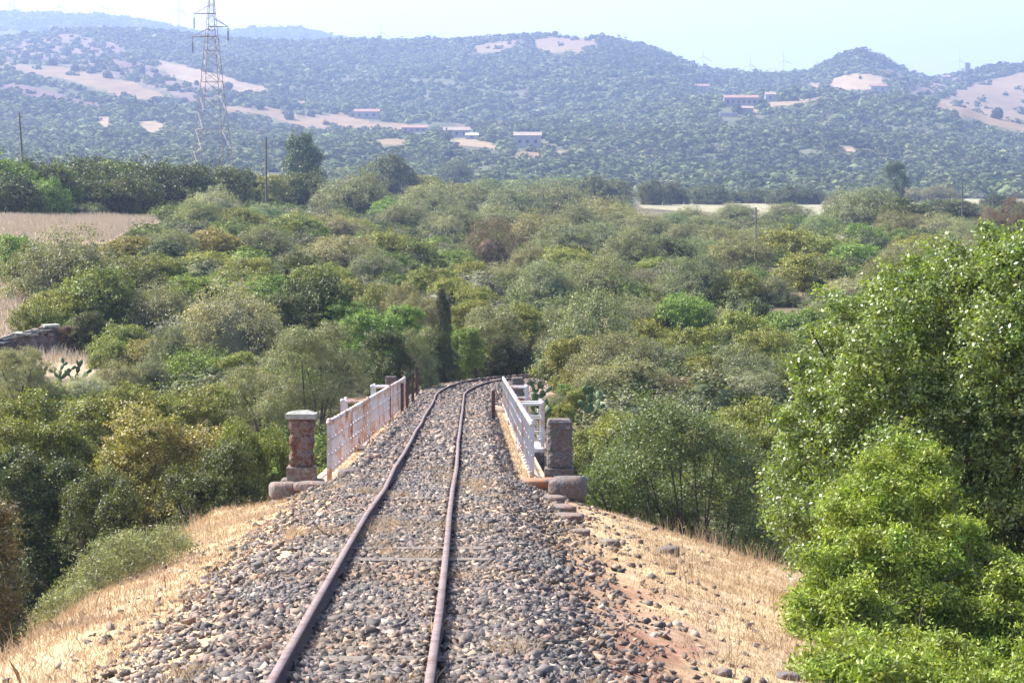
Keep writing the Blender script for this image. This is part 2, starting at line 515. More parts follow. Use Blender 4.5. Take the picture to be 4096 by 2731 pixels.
# fields on the hills and plain, as outlines (px, py) of where they lie on the terrain
FIELDS = [
    ([(0, 61), (19, 64), (60, 67), (95, 74), (134, 82), (164, 95), (170, 101), (143, 100), (116, 96), (74, 81), (19, 71), (0, 67)], 'tan'),
    ([(149, 60), (156, 60), (186, 65), (223, 76), (268, 88), (268, 92), (241, 92), (208, 86), (171, 76)], 'light'),
    ([(0, 42), (40, 38), (70, 33), (110, 42), (135, 55), (150, 66), (172, 78), (215, 88), (222, 101), (190, 101), (165, 92), (130, 79), (90, 70), (50, 62), (0, 58)], 'mix'),
    ([(0, 83), (30, 86), (60, 95), (90, 102), (112, 108), (100, 111), (60, 104), (0, 96)], 'purple'),
    ([(90, 114), (110, 118), (116, 127), (104, 128)], 'light'),
    ([(137, 125), (150, 120), (168, 125), (162, 131), (153, 134)], 'light'),
    ([(222, 106), (270, 107), (300, 114), (350, 118), (352, 130), (300, 127), (262, 113), (225, 110)], 'tan'),
    ([(474, 46), (513, 39), (517, 44), (496, 52), (477, 53)], 'tan'),
    ([(531, 39), (560, 36.5), (591, 36), (597, 44), (578, 53), (557, 53), (538, 51)], 'tan'),
    ([(441, 110), (449, 109), (462, 121), (470, 128), (455, 123)], 'mix'),
    ([(340, 112), (352, 118), (372, 121), (400, 122), (437, 131), (380, 128), (325, 128), (325, 118)], 'tan'),
    ([(444, 137), (470, 138), (502, 145), (502, 150), (480, 147), (455, 143)], 'light'),
    ([(369, 139), (408, 137), (408, 144), (372, 144)], 'tan'),
    ([(511, 151), (541, 152), (541, 158), (513, 157)], 'tan'),
    ([(557, 149), (577, 150), (577, 154), (557, 153)], 'light'),
    ([(633, 133), (637, 133), (643, 144), (639, 146)], 'light'),
    ([(827, 84), (835, 77), (856, 73), (881, 76), (883, 83), (869, 89), (845, 91), (830, 89)], 'light'),
    ([(873, 69), (900, 71), (904, 77), (889, 78), (876, 75)], 'tan'),
    ([(807, 79), (820, 85), (818, 88), (808, 88)], 'tan'),
    ([(932, 105), (957, 91), (986, 80), (1024, 71), (1200, 60), (1200, 150), (1024, 133), (1005, 128), (960, 115)], 'tan'),
    ([(905, 88), (927, 77), (957, 77), (964, 80), (942, 90), (925, 98), (910, 96)], 'mix'),
    ([(766, 102), (800, 99), (823, 96), (824, 99), (800, 103), (768, 106)], 'light'),
    ([(752, 107), (760, 107), (762, 117), (758, 117)], 'light'),
    ([(841, 146), (855, 146), (855, 154), (842, 153)], 'light'),
    ([(870, 147), (877, 148), (876, 153), (870, 152)], 'light'),
    ([(-300, 216), (152, 216), (158, 222), (130, 230), (110, 243), (-300, 243)], 'field'),
    ([(-300, 276), (18, 276), (22, 300), (14, 325), (0, 345), (-300, 345)], 'field'),
    ([(640, 199), (830, 199), (1040, 199), (1040, 206), (960, 206), (830, 207), (830, 222), (790, 215), (640, 208)], 'plain'),
    ([(28, 352), (60, 350), (95, 362), (92, 380), (60, 376), (30, 372)], 'field'),
    ([(485, 285), (512, 275), (520, 290), (500, 303)], 'earth'),
    ([(755, 266), (768, 262), (770, 275), (758, 275)], 'earth'),
    ([(786, 288), (830, 285), (830, 302), (780, 302)], 'earth'),
]
FCOL = {'tan': (0.225, 0.16, 0.09), 'light': (0.29, 0.215, 0.125), 'mix': (0.18, 0.13, 0.095), 'purple': (0.14, 0.09, 0.08),
        'field': (0.36, 0.27, 0.18), 'plain': (0.27, 0.25, 0.155), 'earth': (0.22, 0.15, 0.11)}
FDEN = {'tan': 0.03, 'light': 0.0, 'mix': 0.17, 'purple': 0.1, 'field': 0.0, 'plain': 0.0, 'earth': 0.15}


def in_poly(px, py, poly):
    r = np.zeros(px.shape, bool)
    n = len(poly)
    for i in range(n):
        x0, y0 = poly[i]; x1, y1 = poly[(i + 1) % n]
        if y0 == y1: continue
        c = ((y0 > py) != (y1 > py)) & (px < (x1 - x0) * (py - y0) / (y1 - y0) + x0)
        r ^= c
    return r


def field_id(X, Y, Z):
    px, py = proj(X, Y, Z)
    w = 3.4
    jx = px + fbm(X / (Y * 0.01 + 1), Y / (Y * 0.03 + 3), 21) * w * 2
    jy = py + fbm(X / (Y * 0.01 + 1) + 50, Y / (Y * 0.03 + 3), 22) * w
    r = np.full(X.shape, -1)
    for i, (pl, k) in enumerate(FIELDS):
        m = in_poly(jx, jy, pl)
        if k in ('field', 'plain', 'earth'): m &= Y < 900
        else: m &= Y > 1000
        m &= Y < 3000
        r[m] = i
    return r


# ---------------------------------------------------------------- ground sheet
fine = np.radians(np.linspace(-13.5, 13.5, 400))
outer = np.radians(np.concatenate([np.arange(15, 60, 1.5), np.arange(60, 181, 6)]))
az = np.concatenate([-outer[::-1], fine, outer[:-1] if False else outer])
az = az[:-1]                                   # -180 and 180 coincide
rr = np.concatenate([[0.6], np.exp(np.arange(math.log(4), math.log(700), 0.0105)),
                     np.exp(np.arange(math.log(700), math.log(3200), 0.009)), np.exp(np.arange(math.log(3200), math.log(7500), 0.03))])
A, Rr = np.meshgrid(az, rr)
GX = Rr * np.sin(A); GY = Rr * np.cos(A)
GZ = ground(GX, GY)
uu, zz = near_line(GX, GY)
nr, nc = GX.shape
V = np.stack([GX, GY, GZ], -1).reshape(-1, 3)
ii, jj = np.meshgrid(np.arange(nr - 1), np.arange(nc), indexing='ij')
j2 = (jj + 1) % nc
FQ = np.stack([ii * nc + jj, ii * nc + j2, (ii + 1) * nc + j2, (ii + 1) * nc + jj], -1).reshape(-1, 4)
cv = np.zeros((nr, nc, 3))
n1 = fbm(GX / 6, GY / 9, 31)[..., None]
cv[:] = np.array([0.115, 0.095, 0.06])
hl = (GY > 650)[..., None]
cv = np.where(hl, np.array([0.10, 0.105, 0.055]), cv)
cv = cv * (1 + n1 * 0.9)
fid = field_id(GX, GY, GZ)
for i, (pl, k) in enumerate(FIELDS):
    cv[fid == i] = FCOL[k]
# near embankment: straw slopes, red soil strip, ballast bed
nearm = (GY < 46) & (GY > -60) & (np.abs(uu) < 16)
straw = np.array([0.46, 0.33, 0.19]); soil = np.array([0.24, 0.12, 0.078]); pale = np.array([0.42, 0.30, 0.22])
n2 = fbm(GX / 0.7, GY / 2.2, 33); n3 = fbm(GX / 0.35, GY / 1.4, 35)
sl = straw * (1 + n3[..., None] * 0.5)
redw = np.clip((uu - 1.5) / 0.2, 0, 1) * np.clip((3.1 + n2 * 1.8 - uu) / 0.3, 0, 1) * np.clip((34 - GY) / 8, 0, 1)
redw = np.clip(redw * (0.75 + n3 * 1.8), 0, 1)[..., None]
sl = sl * (1 - redw) + soil * redw
pw = (np.clip(n2 * 5, 0, 1) * 0.5)[..., None]
sl = sl * (1 - pw) + pale * pw
cv = np.where(nearm[..., None], sl, cv)
far2 = (GY > 88) & (GY < 140) & (np.abs(uu) < 2.6)
cv = np.where(far2[..., None], pale * (1 + n1), cv)
bal = (np.abs(uu - .2) < 1.3 + n2 * 0.5) & (GY < 140)
cv = np.where(bal[..., None], np.array([0.085, 0.07, 0.06]) * (1 + n3[..., None]), cv)
M_GROUND, N_, L_, B_ = new_mat('ground')
va = N_.new('ShaderNodeVertexColor'); va.layer_name = 'soil'
ge_ = N_.new('ShaderNodeNewGeometry')
nz_ = N_.new('ShaderNodeTexNoise'); nz_.inputs['Scale'].default_value = 3.0; nz_.inputs['Detail'].default_value = 9; nz_.inputs['Roughness'].default_value = 0.7
L_.new(ge_.outputs['Position'], nz_.inputs['Vector'])
mr_ = N_.new('ShaderNodeMapRange'); mr_.inputs['From Min'].default_value = 0.3; mr_.inputs['From Max'].default_value = 0.7
mr_.inputs['To Min'].default_value = 0.6; mr_.inputs['To Max'].default_value = 1.35
L_.new(nz_.outputs['Fac'], mr_.inputs['Value'])
nz3 = N_.new('ShaderNodeTexNoise'); nz3.inputs['Scale'].default_value = 0.06; nz3.inputs['Detail'].default_value = 8; nz3.inputs['Roughness'].default_value = 0.7
L_.new(ge_.outputs['Position'], nz3.inputs['Vector'])
mr3 = N_.new('ShaderNodeMapRange'); mr3.inputs['From Min'].default_value = 0.35; mr3.inputs['From Max'].default_value = 0.65
mr3.inputs['To Min'].default_value = 0.8; mr3.inputs['To Max'].default_value = 1.15
L_.new(nz3.outputs['Fac'], mr3.inputs['Value'])
mm_ = N_.new('ShaderNodeMath'); mm_.operation = 'MULTIPLY'
L_.new(mr_.outputs['Result'], mm_.inputs[0]); L_.new(mr3.outputs['Result'], mm_.inputs[1])
hs_ = N_.new('ShaderNodeHueSaturation')
L_.new(va.outputs['Color'], hs_.inputs['Color']); L_.new(mm_.outputs[0], hs_.inputs['Value'])
L_.new(hs_.outputs['Color'], B_.inputs['Base Color'])
B_.inputs['Roughness'].default_value = 0.95; B_.inputs['Specular IOR Level'].default_value = 0.1
bp_ = N_.new('ShaderNodeBump'); bp_.inputs['Strength'].default_value = 0.5; bp_.inputs['Distance'].default_value = 0.05
nz2_ = N_.new('ShaderNodeTexNoise'); nz2_.inputs['Scale'].default_value = 14.0; nz2_.inputs['Detail'].default_value = 6
L_.new(ge_.outputs['Position'], nz2_.inputs['Vector']); L_.new(nz2_.outputs['Fac'], bp_.inputs['Height']); L_.new(bp_.outputs['Normal'], B_.inputs['Normal'])
gme = mesh_np('ground', V, FQ[:, ::-1], M_GROUND, smooth=True)
set_col(gme, 'soil', cv.reshape(-1, 3))
tag(link('ground', gme), kind='structure')


# ---------------------------------------------------------------- ballast stones (stuff)
def ico(sub=0):
    bm = bmesh.new(); bmesh.ops.create_icosphere(bm, subdivisions=sub + 1, radius=1.0)
    v = np.array([q.co[:] for q in bm.verts]); f = np.array([[w.index for w in p.verts] for p in bm.faces]); bm.free()
    return v, f


def rot_mats(n, r=rng):
    q = r.normal(size=(n, 4)); q /= np.linalg.norm(q, axis=1)[:, None]
    w, x, y, z = q.T
    return np.stack([1 - 2 * (y * y + z * z), 2 * (x * y - z * w), 2 * (x * z + y * w),
                     2 * (x * y + z * w), 1 - 2 * (x * x + z * z), 2 * (y * z - x * w),
                     2 * (x * z - y * w), 2 * (y * z + x * w), 1 - 2 * (x * x + y * y)], -1).reshape(n, 3, 3)


M_BALLAST, N_, L_, B_ = new_mat('ballast_stone')
ge_ = N_.new('ShaderNodeNewGeometry')
cr_ = N_.new('ShaderNodeValToRGB')
e_ = cr_.color_ramp.elements
e_[0].position = 0.0; e_[0].color = (0.065, 0.06, 0.058, 1)
e_[1].position = 1.0; e_[1].color = (0.45, 0.38, 0.30, 1)
for p_, c_ in ((0.35, (0.095, 0.085, 0.08)), (0.62, (0.15, 0.132, 0.122)), (0.78, (0.215, 0.172, 0.14)), (0.87, (0.17, 0.11, 0.085)), (0.95, (0.33, 0.27, 0.21))):
    q_ = e_.new(p_); q_.color = (*c_, 1)
L_.new(ge_.outputs['Random Per Island'], cr_.inputs['Fac'])
nz_ = N_.new('ShaderNodeTexNoise'); nz_.inputs['Scale'].default_value = 0.55; nz_.inputs['Detail'].default_value = 5
L_.new(ge_.outputs['Position'], nz_.inputs['Vector'])
mr_ = N_.new('ShaderNodeMapRange'); mr_.inputs['From Min'].default_value = 0.4; mr_.inputs['From Max'].default_value = 0.65
L_.new(nz_.outputs['Fac'], mr_.inputs['Value'])
mx_ = N_.new('ShaderNodeMixRGB'); mx_.blend_type = 'MULTIPLY'
mx_.inputs['Color2'].default_value = (1.20, 1.02, 0.84, 1)
L_.new(mr_.outputs['Result'], mx_.inputs['Fac']); L_.new(cr_.outputs['Color'], mx_.inputs['Color1'])
L_.new(mx_.outputs['Color'], B_.inputs['Base Color'])
B_.inputs['Roughness'].default_value = 0.75; B_.inputs['Specular IOR Level'].default_value = 0.3


def line_pos(y, u):
    x = np.interp(y, LINE[:, 1], LINE[:, 0])
    return x + u


def deck_z(x, y, u):
    zt = np.interp(y, YK, ZK) + np.interp(np.abs(u), [1.2, 1.35, 1.62, 2.2], [-0.13, -0.22, -0.40, -0.5])
    g = ground(x, y)
    return np.where((y > 43.6) & (y < 89.4), np.maximum(zt, g), g)


def stones(name, n, ylo, yhi, ufun, smin, smax, mat=M_BALLAST, pw=1.0, curve=False):
    if curve:
        s = rng.uniform(ylo, yhi, n)
        cx = np.interp(s, ARC, LINE[:, 0]); cy = np.interp(s, ARC, LINE[:, 1])
        T = np.gradient(LINE, axis=0); T /= np.hypot(T[:, 0], T[:, 1])[:, None]
        tx = np.interp(s, ARC, T[:, 0]); ty = np.interp(s, ARC, T[:, 1])
        u = ufun(n, cy)
        x = cx + ty * u; y = cy - tx * u
    else:
        y = ylo + (yhi - ylo) * rng.uniform(0, 1, n) ** pw
        u = ufun(n, y)
        x = line_pos(y, u)
    z = deck_z(x, y, u)
    v = np.array([(x_, y_, z_) for z_ in (-1, 1) for x_, y_ in ((-1, -1), (1, -1), (1, 1), (-1, 1))], float) * 0.72
    f = np.array([(3, 2, 1), (3, 1, 0), (4, 5, 6), (4, 6, 7), (0, 1, 5), (0, 5, 4), (1, 2, 6), (1, 6, 5), (2, 3, 7), (2, 7, 6), (3, 0, 4), (3, 4, 7)])
    sz = smin + (smax - smin) * rng.beta(1.3, 3.2, n)
    sc = sz[:, None] * rng.uniform(0.4, 1.3, (n, 3)) * 0.62
    vv = v[None] * rng.choice([0.35, 0.75, 1.1, 1.4], (n, 8, 1)) * rng.uniform(.8, 1.2, (n, 8, 3)) * sc[:, None, :]
    R = rot_mats(n)
    vv = np.einsum('nij,nkj->nki', R, vv)
    vv[:, :, 2] *= 0.8
    vv += np.stack([x, y, z + sz * rng.uniform(-0.05, 0.33, n)], -1)[:, None, :]
    ff = (f[None] + (np.arange(n) * 8)[:, None, None]).reshape(-1, 3)
    me = mesh_np(name, vv.reshape(-1, 3), ff, mat)
    return link(name, me)


def u_bed(n, y):
    u = rng.uniform(-1.16, 1.58, n) + rng.normal(0, .07, n) + fbm(y / 1.7, np.sign(rng.uniform(-1, 1, n)), 15) * .5
    t_ = rng.uniform(0, 1, n) < .05
    u = np.where(t_, np.sign(u) * (1.3 + np.abs(rng.normal(0, .45, n))), u)
    u = np.where((y > 43) & (u < 0), u * 1.28, u)
    w = np.where((y > 43) & (y < 89), 1.55, 3.0)
    for q_ in (-.505, .505):
        dq = u - q_
        u = np.where(np.abs(dq) < .075, q_ + np.sign(dq + 1e-6) * (.075 + np.abs(dq) * .6), u)
    return np.clip(u, -w, w) * np.where(np.abs(u) > w, rng.uniform(0.7, 1, n), 1)


tag(stones('ballast', 125000, 15.0, 47.0, u_bed, 0.028, 0.095, pw=1.3), 'grey and brown crushed stone ballast covering the railway bed', 'ballast', kind='stuff')
tag(stones('ballast', 46000, 86.0, 175.0, u_bed, 0.06, 0.14, curve=True), 'finer looking grey ballast on the bridge and the curve beyond it', 'ballast', kind='stuff')


def u_scatter(n, y):
    s = rng.choice([-1, 1], n, p=[0.3, 0.7])
    return s * (1.45 + np.abs(rng.normal(0, 0.6, n)) * np.where(s > 0, 1.8, 1.0))


tag(stones('loose_stones', 1800, 15.0, 43.0, u_scatter, 0.03, 0.12), 'loose dark stones strewn over the straw slopes beside the ballast', 'stones', kind='stuff')

# ---------------------------------------------------------------- track
track = empty('railway_track', (-1.0, 16, gz(-1.0, 16)))
tag(track, 'narrow gauge railway track with rusty rails running over the bridge and curving right', 'railway track')
track_o = Vector(track.location)


def rail(side):
    prof = [(-0.03, 0), (0.03, 0), (0.032, -0.03), (0.010, -0.045), (0.010, -0.115), (0.05, -0.128), (0.05, -0.14), (-0.05, -0.14), (-0.05, -0.128), (-0.010, -0.115), (-0.010, -0.045), (-0.032, -0.03)]
    s = np.arange(3.0, ARC[-1] - 1, 0.5)
    cx = np.interp(s, ARC, LINE[:, 0]); cy = np.interp(s, ARC, LINE[:, 1]); cz = np.interp(s, ARC, LZ)
    T = np.gradient(LINE, axis=0); T /= np.hypot(T[:, 0], T[:, 1])[:, None]
    tx = np.interp(s, ARC, T[:, 0]); ty = np.interp(s, ARC, T[:, 1])
    ks = np.arange(0, ARC[-1] + 12, 5.5)
    r = np.random.default_rng(40 + side)
    jl = np.interp(s, ks, r.normal(0, 0.010, len(ks))); jz = np.interp(s, ks, r.normal(0, 0.012, len(ks)))
    u = side * 0.505 + jl
    V_ = []
    for k in range(len(s)):
        for a, b in prof:
            V_.append((cx[k] + ty[k] * (u[k] + a) - track_o.x, cy[k] - tx[k] * (u[k] + a) - track_o.y, cz[k] + jz[k] + b + 0.01 - track_o.z))
    n = len(prof); m = len(s)
    F_ = []
    for k in range(m - 1):
        for q in range(n):
            F_.append((k * n + q, k * n + (q + 1) % n, (k + 1) * n + (q + 1) % n, (k + 1) * n + q))
    me = mesh_np('rail', np.array(V_), np.array(F_), M_RAILSIDE)
    me.materials.append(M_RAILTOP)
    mi = np.zeros(len(F_), dtype=np.int32); mi[0::n] = 1
    me.polygons.foreach_set('material_index', mi)
    return link('rail', me, track)


rail(-1); rail(1)
sl_y = np.arange(15.2, 60, 0.72)
for k_, y_ in enumerate(sl_y):
    mb = MB()
    c_ = (float(line_pos(y_, 0)), y_ + random.uniform(-.05, .05), float(np.interp(y_, YK, ZK)) - 0.135 - (0.029 if (y_ < 18.6 or 25.5 < y_ < 28.2) else 0.048) + random.uniform(-.02, .010))
    mb.box((c_[0] - track_o.x, c_[1] - track_o.y, c_[2] - track_o.z), (1.9, 0.22, 0.16), rz=random.uniform(-.012, .012), jit=0.006)
    mb.build('sleeper', M_SLEEPER, track)


# ---------------------------------------------------------------- bridge
def lerp3(a, b, t):
    return Vector(a) * (1 - t) + Vector(b) * t


BL0 = P(329.5, 473.6, 45.0); BL1 = P(404.5, 404.6, 88.0)
BR0 = P(532.0, 475.0, 45.0); BR1 = P(503.6, 404.6, 88.0)
bridge = empty('railway_bridge', (0, 66, -9.2))
tag(bridge, 'low stone railway bridge carrying the ballasted track over the green ravine', 'bridge')
bo = Vector(bridge.location)


def bp3(y, u, dz):
    x = float(line_pos(y, 0)) + u
    return Vector((x, y, float(np.interp(y, YK, ZK)) + dz)) - bo


mb = MB()
ys = np.linspace(43.6, 89.4, 24)
sec = [(-2.2, -0.5), (-1.62, -0.44), (-1.35, -0.24), (-1.2, -0.15), (1.2, -0.15), (1.35, -0.24), (1.62, -0.44), (2.2, -0.5), (2.2, -0.95), (-2.2, -0.95)]
vs = [bp3(y, a, b) for y in ys for a, b in sec]
ns = len(sec)
fs = [(k * ns + q, k * ns + (q + 1) % ns, (k + 1) * ns + (q + 1) % ns, (k + 1) * ns + q) for k in range(len(ys) - 1) for q in range(ns)]
fs += [tuple(range(ns)), tuple((len(ys) - 1) * ns + q for q in range(ns))]
mb.add(vs, fs)
M_DECK = noise_mat('bridge_deck_earth', [(0.20, 0.15, 0.11), (0.50, 0.36, 0.22), (0.62, 0.45, 0.28)], 1.8, 0.95, bump=0.3)
mb.build('deck', M_DECK, bridge)
for sd_ in (-1, 1):                                   # side walls with arch openings
    mb = MB()
    n = 90
    yy_ = np.linspace(43.8, 89.2, n + 1)
    for k in range(n):
        def bot(y):
            t = ((y - 43.8) % 9.08) / 9.08
            top = bp3(y, 0, -1.3).z
            if 0.14 < t < 0.86:
                q = (t - 0.5) / 0.36
                return top - 2.6 * (1 - math.sqrt(max(0, 1 - q * q)))
            return -0.4
        y0, y1 = yy_[k], yy_[k + 1]
        ym = (y0 + y1) / 2
        b = bot(ym)
        a0 = bp3(y0, sd_ * 2.02, -0.952); a1 = bp3(y1, sd_ * 2.02, -0.952)
        c0 = bp3(y0, sd_ * 1.6, -0.952); c1 = bp3(y1, sd_ * 1.6, -0.952)
        q = [a0, a1, c1, c0] + [Vector((p.x, p.y, min(b, p.z - .2))) for p in (a0, a1, c1, c0)]
        mb.add(q, [(0, 1, 2, 3), (7, 6, 5, 4), (0, 4, 5, 1), (1, 5, 6, 2), (2, 6, 7, 3), (3, 7, 4, 0)])
    mb.build('side_wall', M_STONE, bridge)
for sd_ in (-1, 1):                                   # end masonry courses under the railings
    for y0_, y1_ in ((42.6, 44.6), (88.2, 90.4)):
        mb = MB()
        for j in range(5):
            for i in range(3):
                c = bp3(y0_ + 0.4 + i * (y1_ - y0_) / 3, sd_ * 2.1, -0.75 - j * 0.42)
                mb.box(c, (0.9 + random.uniform(-.06, .06), 0.66, 0.41), jit=0.03)
        mb.build('abutment', M_STONE, bridge)


def railing(label, A0, A1, outd, bays, mat, side):
    r = empty('bridge_railing', A0)
    tag(r, label, 'railing', 'white iron railings along the bridge')
    A = Vector((0, 0, 0)); B = Vector(A1) - Vector(A0)
    Hh = 0.915
    up = Vector((0, 0, Hh))
    nb = 41
    knob = []
    posts = (0, 14, 27, 40)
    for k in range(nb):
        p = lerp3(A, B, k / (nb - 1))
        j = Vector((random.uniform(-.008, .008), 0, random.uniform(-.01, .01)))
        if k in posts: continue
        m = MB()
        m.box(p + j + Vector((0, 0, Hh / 2 - .02)), (0.066 if side > 0 else 0.076, 0.014, Hh - .02))
        m.build('baluster', mat, r)
    for k in posts:
        p = lerp3(A, B, k / (nb - 1))
        m = MB()
        m.box(p + Vector((0, 0, Hh / 2 - .06)), (0.085, 0.075, Hh + .1))
        m.ball(p + Vector((0, 0, Hh + .03)), 0.05)
        for h in (0.08, 0.36, 0.62):
            m.ball(p + Vector((0, -0.045, h)), 0.022, 6, 4)
        m.tube([p + Vector((0, 0, .05)), p + Vector((outd * 0.42, 0, -.30))], 0.022, 6)
        m.build('post', mat, r)
    m = MB()
    m.tube([A + up - Vector((0, 0.05, 0)), B + up], 0.032, 10)
    for k in range(nb):
        p = lerp3(A, B, k / (nb - 1)) + up
        m.ball(p, 0.056, 8, 6)
    m.build('top_rail', mat, r, smooth=True)
    for h in (0.60, 0.32, 0.055):
        m = MB()
        m.tube([A + Vector((0, -0.03, h)), B + Vector((0, 0, h))], 0.019, 8)
        for k in range(nb - 1):
            p = lerp3(A, B, (k + .5) / (nb - 1)) + Vector((0, 0, h))
            m.tube([p - Vector((0, .25, 0)), p + Vector((0, .25, 0))], 0.025, 8)
            if h < 0.1:
                q = lerp3(A, B, k / (nb - 1)) + Vector((-side * 0.035, 0, h))
                m.ball(q, 0.03, 6, 4)
        m.build('mid_rail' if h > 0.1 else 'bottom_rail', mat, r, smooth=True)
    for yb in bays:
        t0 = (yb - A0.y) / (A1.y - A0.y); t1 = (yb + 1.6 - A0.y) / (A1.y - A0.y)
        p0 = lerp3(A, B, t0); p1 = lerp3(A, B, t1)
        o_ = Vector((outd * 0.52, 0, 0))
        m = MB()
        for p in (p0, p1):
            m.box(p + o_ + Vector((0, 0, Hh / 2 - .02)), (0.085, 0.07, Hh + .06))
            m.ball(p + o_ + Vector((0, 0, Hh + .02)), 0.055)
            m.tube([p + up, p + o_ + up], 0.032, 8)
            for h in (0.60, 0.30):
                m.tube([p + Vector((0, 0, h)), p + o_ + Vector((0, 0, h))], 0.018, 6)
            m.box(p + o_ * 1.0 + Vector((-outd * .03, 0, .10)), (0.13, 0.09, 0.07))
        m.tube([p0 + o_ + up, p1 + o_ + up], 0.032, 8)
        for h in (0.60, 0.30):
            m.tube([p0 + o_ + Vector((0, 0, h)), p1 + o_ + Vector((0, 0, h))], 0.018, 6)
        m.box((p0 + p1) / 2 + o_ * 0.55 + Vector((0, 0, -.08)), (0.62, 1.75, 0.08))
        m.build('refuge_frame', M_PAINT, r)
        m = MB()
        c = (p0 + p1) / 2 + o_ * 0.62 + Vector((0, 0, -.33))
        m.box(c, (0.46, 1.8, 0.40), jit=0.03)
        m.box(c + Vector((-outd * .10, 0, -.75)), (0.30, 1.5, 1.1), jit=0.04)
        m.build('stone_corbel', M_GREYCAP, r)
    return r


railing('rust streaked white iron railing on the left side of the bridge', BL0, BL1, -1, (58.6, 74.3), M_RUSTY, -1)
railing('white iron railing with little rust on the right side of the bridge', BR0, BR1, 1, (57.2, 74.0), M_PAINT, 1)


def pillar(base, w, h, label, matbody, matcap, capw, lich=False):
    r = empty('stone_pillar', base)
    tag(r, label, 'pillar', 'stone pillars at the ends of the bridge')
    z = 0.0
    m = MB()
    courses = 4
    hb = h * 0.2
    m.box((0, 0, hb * 0.5), (w * 1.17, w * 1.17, hb), jit=0.012)
    m.build('plinth', M_STONE if not lich else M_GREYCAP, r, bevel=0.02)
    # body: courses of worn masonry with bulging middles, one lathe-like square mesh
    nz_l = 26; na = 28
    vs = []; fs = []
    rs = np.random.default_rng(int(abs(base[0] * 100)))
    for i in range(nz_l + 1):
        t = i / nz_l
        ph = (t * 3) % 1.0
        bulge = 0.84 + 0.19 * math.sin(math.pi * ph) ** 0.6
        if lich: bulge = 0.91 + 0.10 * math.sin(math.pi * ph) ** 0.5
        for k in range(na):
            a = 2 * math.pi * k / na
            c, s = math.cos(a), math.sin(a)
            q = (abs(c) ** 5 + abs(s) ** 5) ** (-1 / 5)
            rad = w / 2 * q * bulge * (1 + rs.uniform(-.03, .03))
            vs.append((rad * c, rad * s, hb - .003 + t * (h - hb - (0.07 if not lich else 0.0))))
    for i in range(nz_l):
        for k in range(na):
            fs.append((i * na + k, i * na + (k + 1) % na, (i + 1) * na + (k + 1) % na, (i + 1) * na + k))
    fs.append(tuple(nz_l * na + k for k in range(na)))
    mm = MB(); mm.add(vs, fs); mm.build('shaft', matbody, r)
    m = MB()
    if not lich:
        m.box((0, 0, h - 0.045), (capw, capw, 0.085), jit=0.006)
        m.box((0, 0, h + 0.02), (capw * 0.93, capw * 0.93, 0.05), taper=0.35, jit=0.01)
    else:
        m.box((0, 0, h + 0.012), (capw * 0.93, capw * 0.93, 0.05), taper=0.85, jit=0.012)
    m.build('cap', matcap, r, bevel=0.012)
    m = MB()
    m.box((0, 0.1, -0.22), (w * 1.9, w * 1.8, 0.44), jit=0.04, taper=0.85)
    m.box((0.02, 0.15, -0.9), (w * 1.5, w * 1.5, 1.2), jit=0.05)
    m.build('footing', M_GREYCAP if lich else M_STONE, r, bevel=0.05)
    return r


pl = P(302, 479, 44.2)
pillar(pl, 0.42, 1.16, 'red stone pillar with pale flat cap at the near end of the left railing', M_REDSTONE, M_CAP, 0.52)
pr = P(559.5, 478, 44.2)
pillar(pr, 0.44, 1.0, 'lichen grey stone pillar without overhanging cap by the right railing', M_GREYCAP, M_GREYCAP, 0.46, lich=True)
p3 = P(391, 396, 90.8)
pillar(p3, 0.40, 0.68, 'dark squat stone pillar at the far end of the left railing', M_GREYCAP, M_GREYCAP, 0.44, lich=True)
p4 = P(517.5, 403, 90.8)
pillar(p4, 0.43, 0.9, 'broad grey green stone block at the far end of the right railing', M_GREYCAP, M_GREYCAP, 0.47, lich=True)


def boulder(px, py, d, sx, sy, sz, label, mat=M_STONE, name='boulder', dz=0.0):
    b = P(px, py, d)
    v, f = ico(2)
    r = np.random.default_rng(int(px * 7 + py))
    n = 1 + 0.35 * fbm(v[:, 0] * 1.7 + px, v[:, 1] * 1.7 + v[:, 2] * 2.1, int(px))
    vv = v * n[:, None]
    vv = np.sign(vv) * np.abs(vv) ** 0.5 * (1 + 0.10 * fbm(v[:, :1] * 5 + px, v[:, 1:2] * 5 + v[:, 2:] * 6, int(py))) * np.array([sx, sy, sz]) * 0.5
    me = mesh_np(name, vv, f, mat)
    if d < 42: b.z = gz(b.x, b.y) + sz * .12
    o = link(name, me); o.location = b + Vector((0, 0, dz))
    o.rotation_euler = (0, 0, r.uniform(-0.5, 0.5))
    return tag(o, label, 'rock', 'rocks by the bridge abutments')


boulder(284, 490, 43.2, .50, .5, .30, 'rounded grey boulder below the left pillar, overhanging the slope')
boulder(312, 486, 43.0, .6, .45, .18, 'flat grey rock slab right of the left pillar foot')
boulder(350, 474, 43.2, .35, .4, .2, 'small smooth dark stone at the foot of the left railing post', M_GREYCAP)
boulder(540, 483, 43.4, .75, .5, .18, 'slab with orange lichen between right railing and right pillar', M_LICHEN)
boulder(568, 488, 43.0, .62, .7, .42, 'rounded dark footing rock under the right pillar', M_GREYCAP)
boulder(551, 500, 40.5, .45, .5, .14, 'pale flat stone on the slope just below the right pillar', M_STONE)
boulder(558, 510, 38.8, .5, .55, .12, 'pale flat stone step in the straw, second below the pillar', M_STONE)
boulder(566, 520, 37.2, .5, .5, .12, 'pale flat stone step in the straw, third below the pillar', M_STONE)
boulder(581, 535, 35.0, .25, .3, .12, 'small grey stone on the straw slope right of the steps')
boulder(609, 546, 34.5, .24, .3, .14, 'small round grey stone further right on the straw slope')
boulder(668, 558, 35.5, .30, .4, .2, 'dark rock at the top edge of the straw slope below the airy tree', M_GREYCAP)
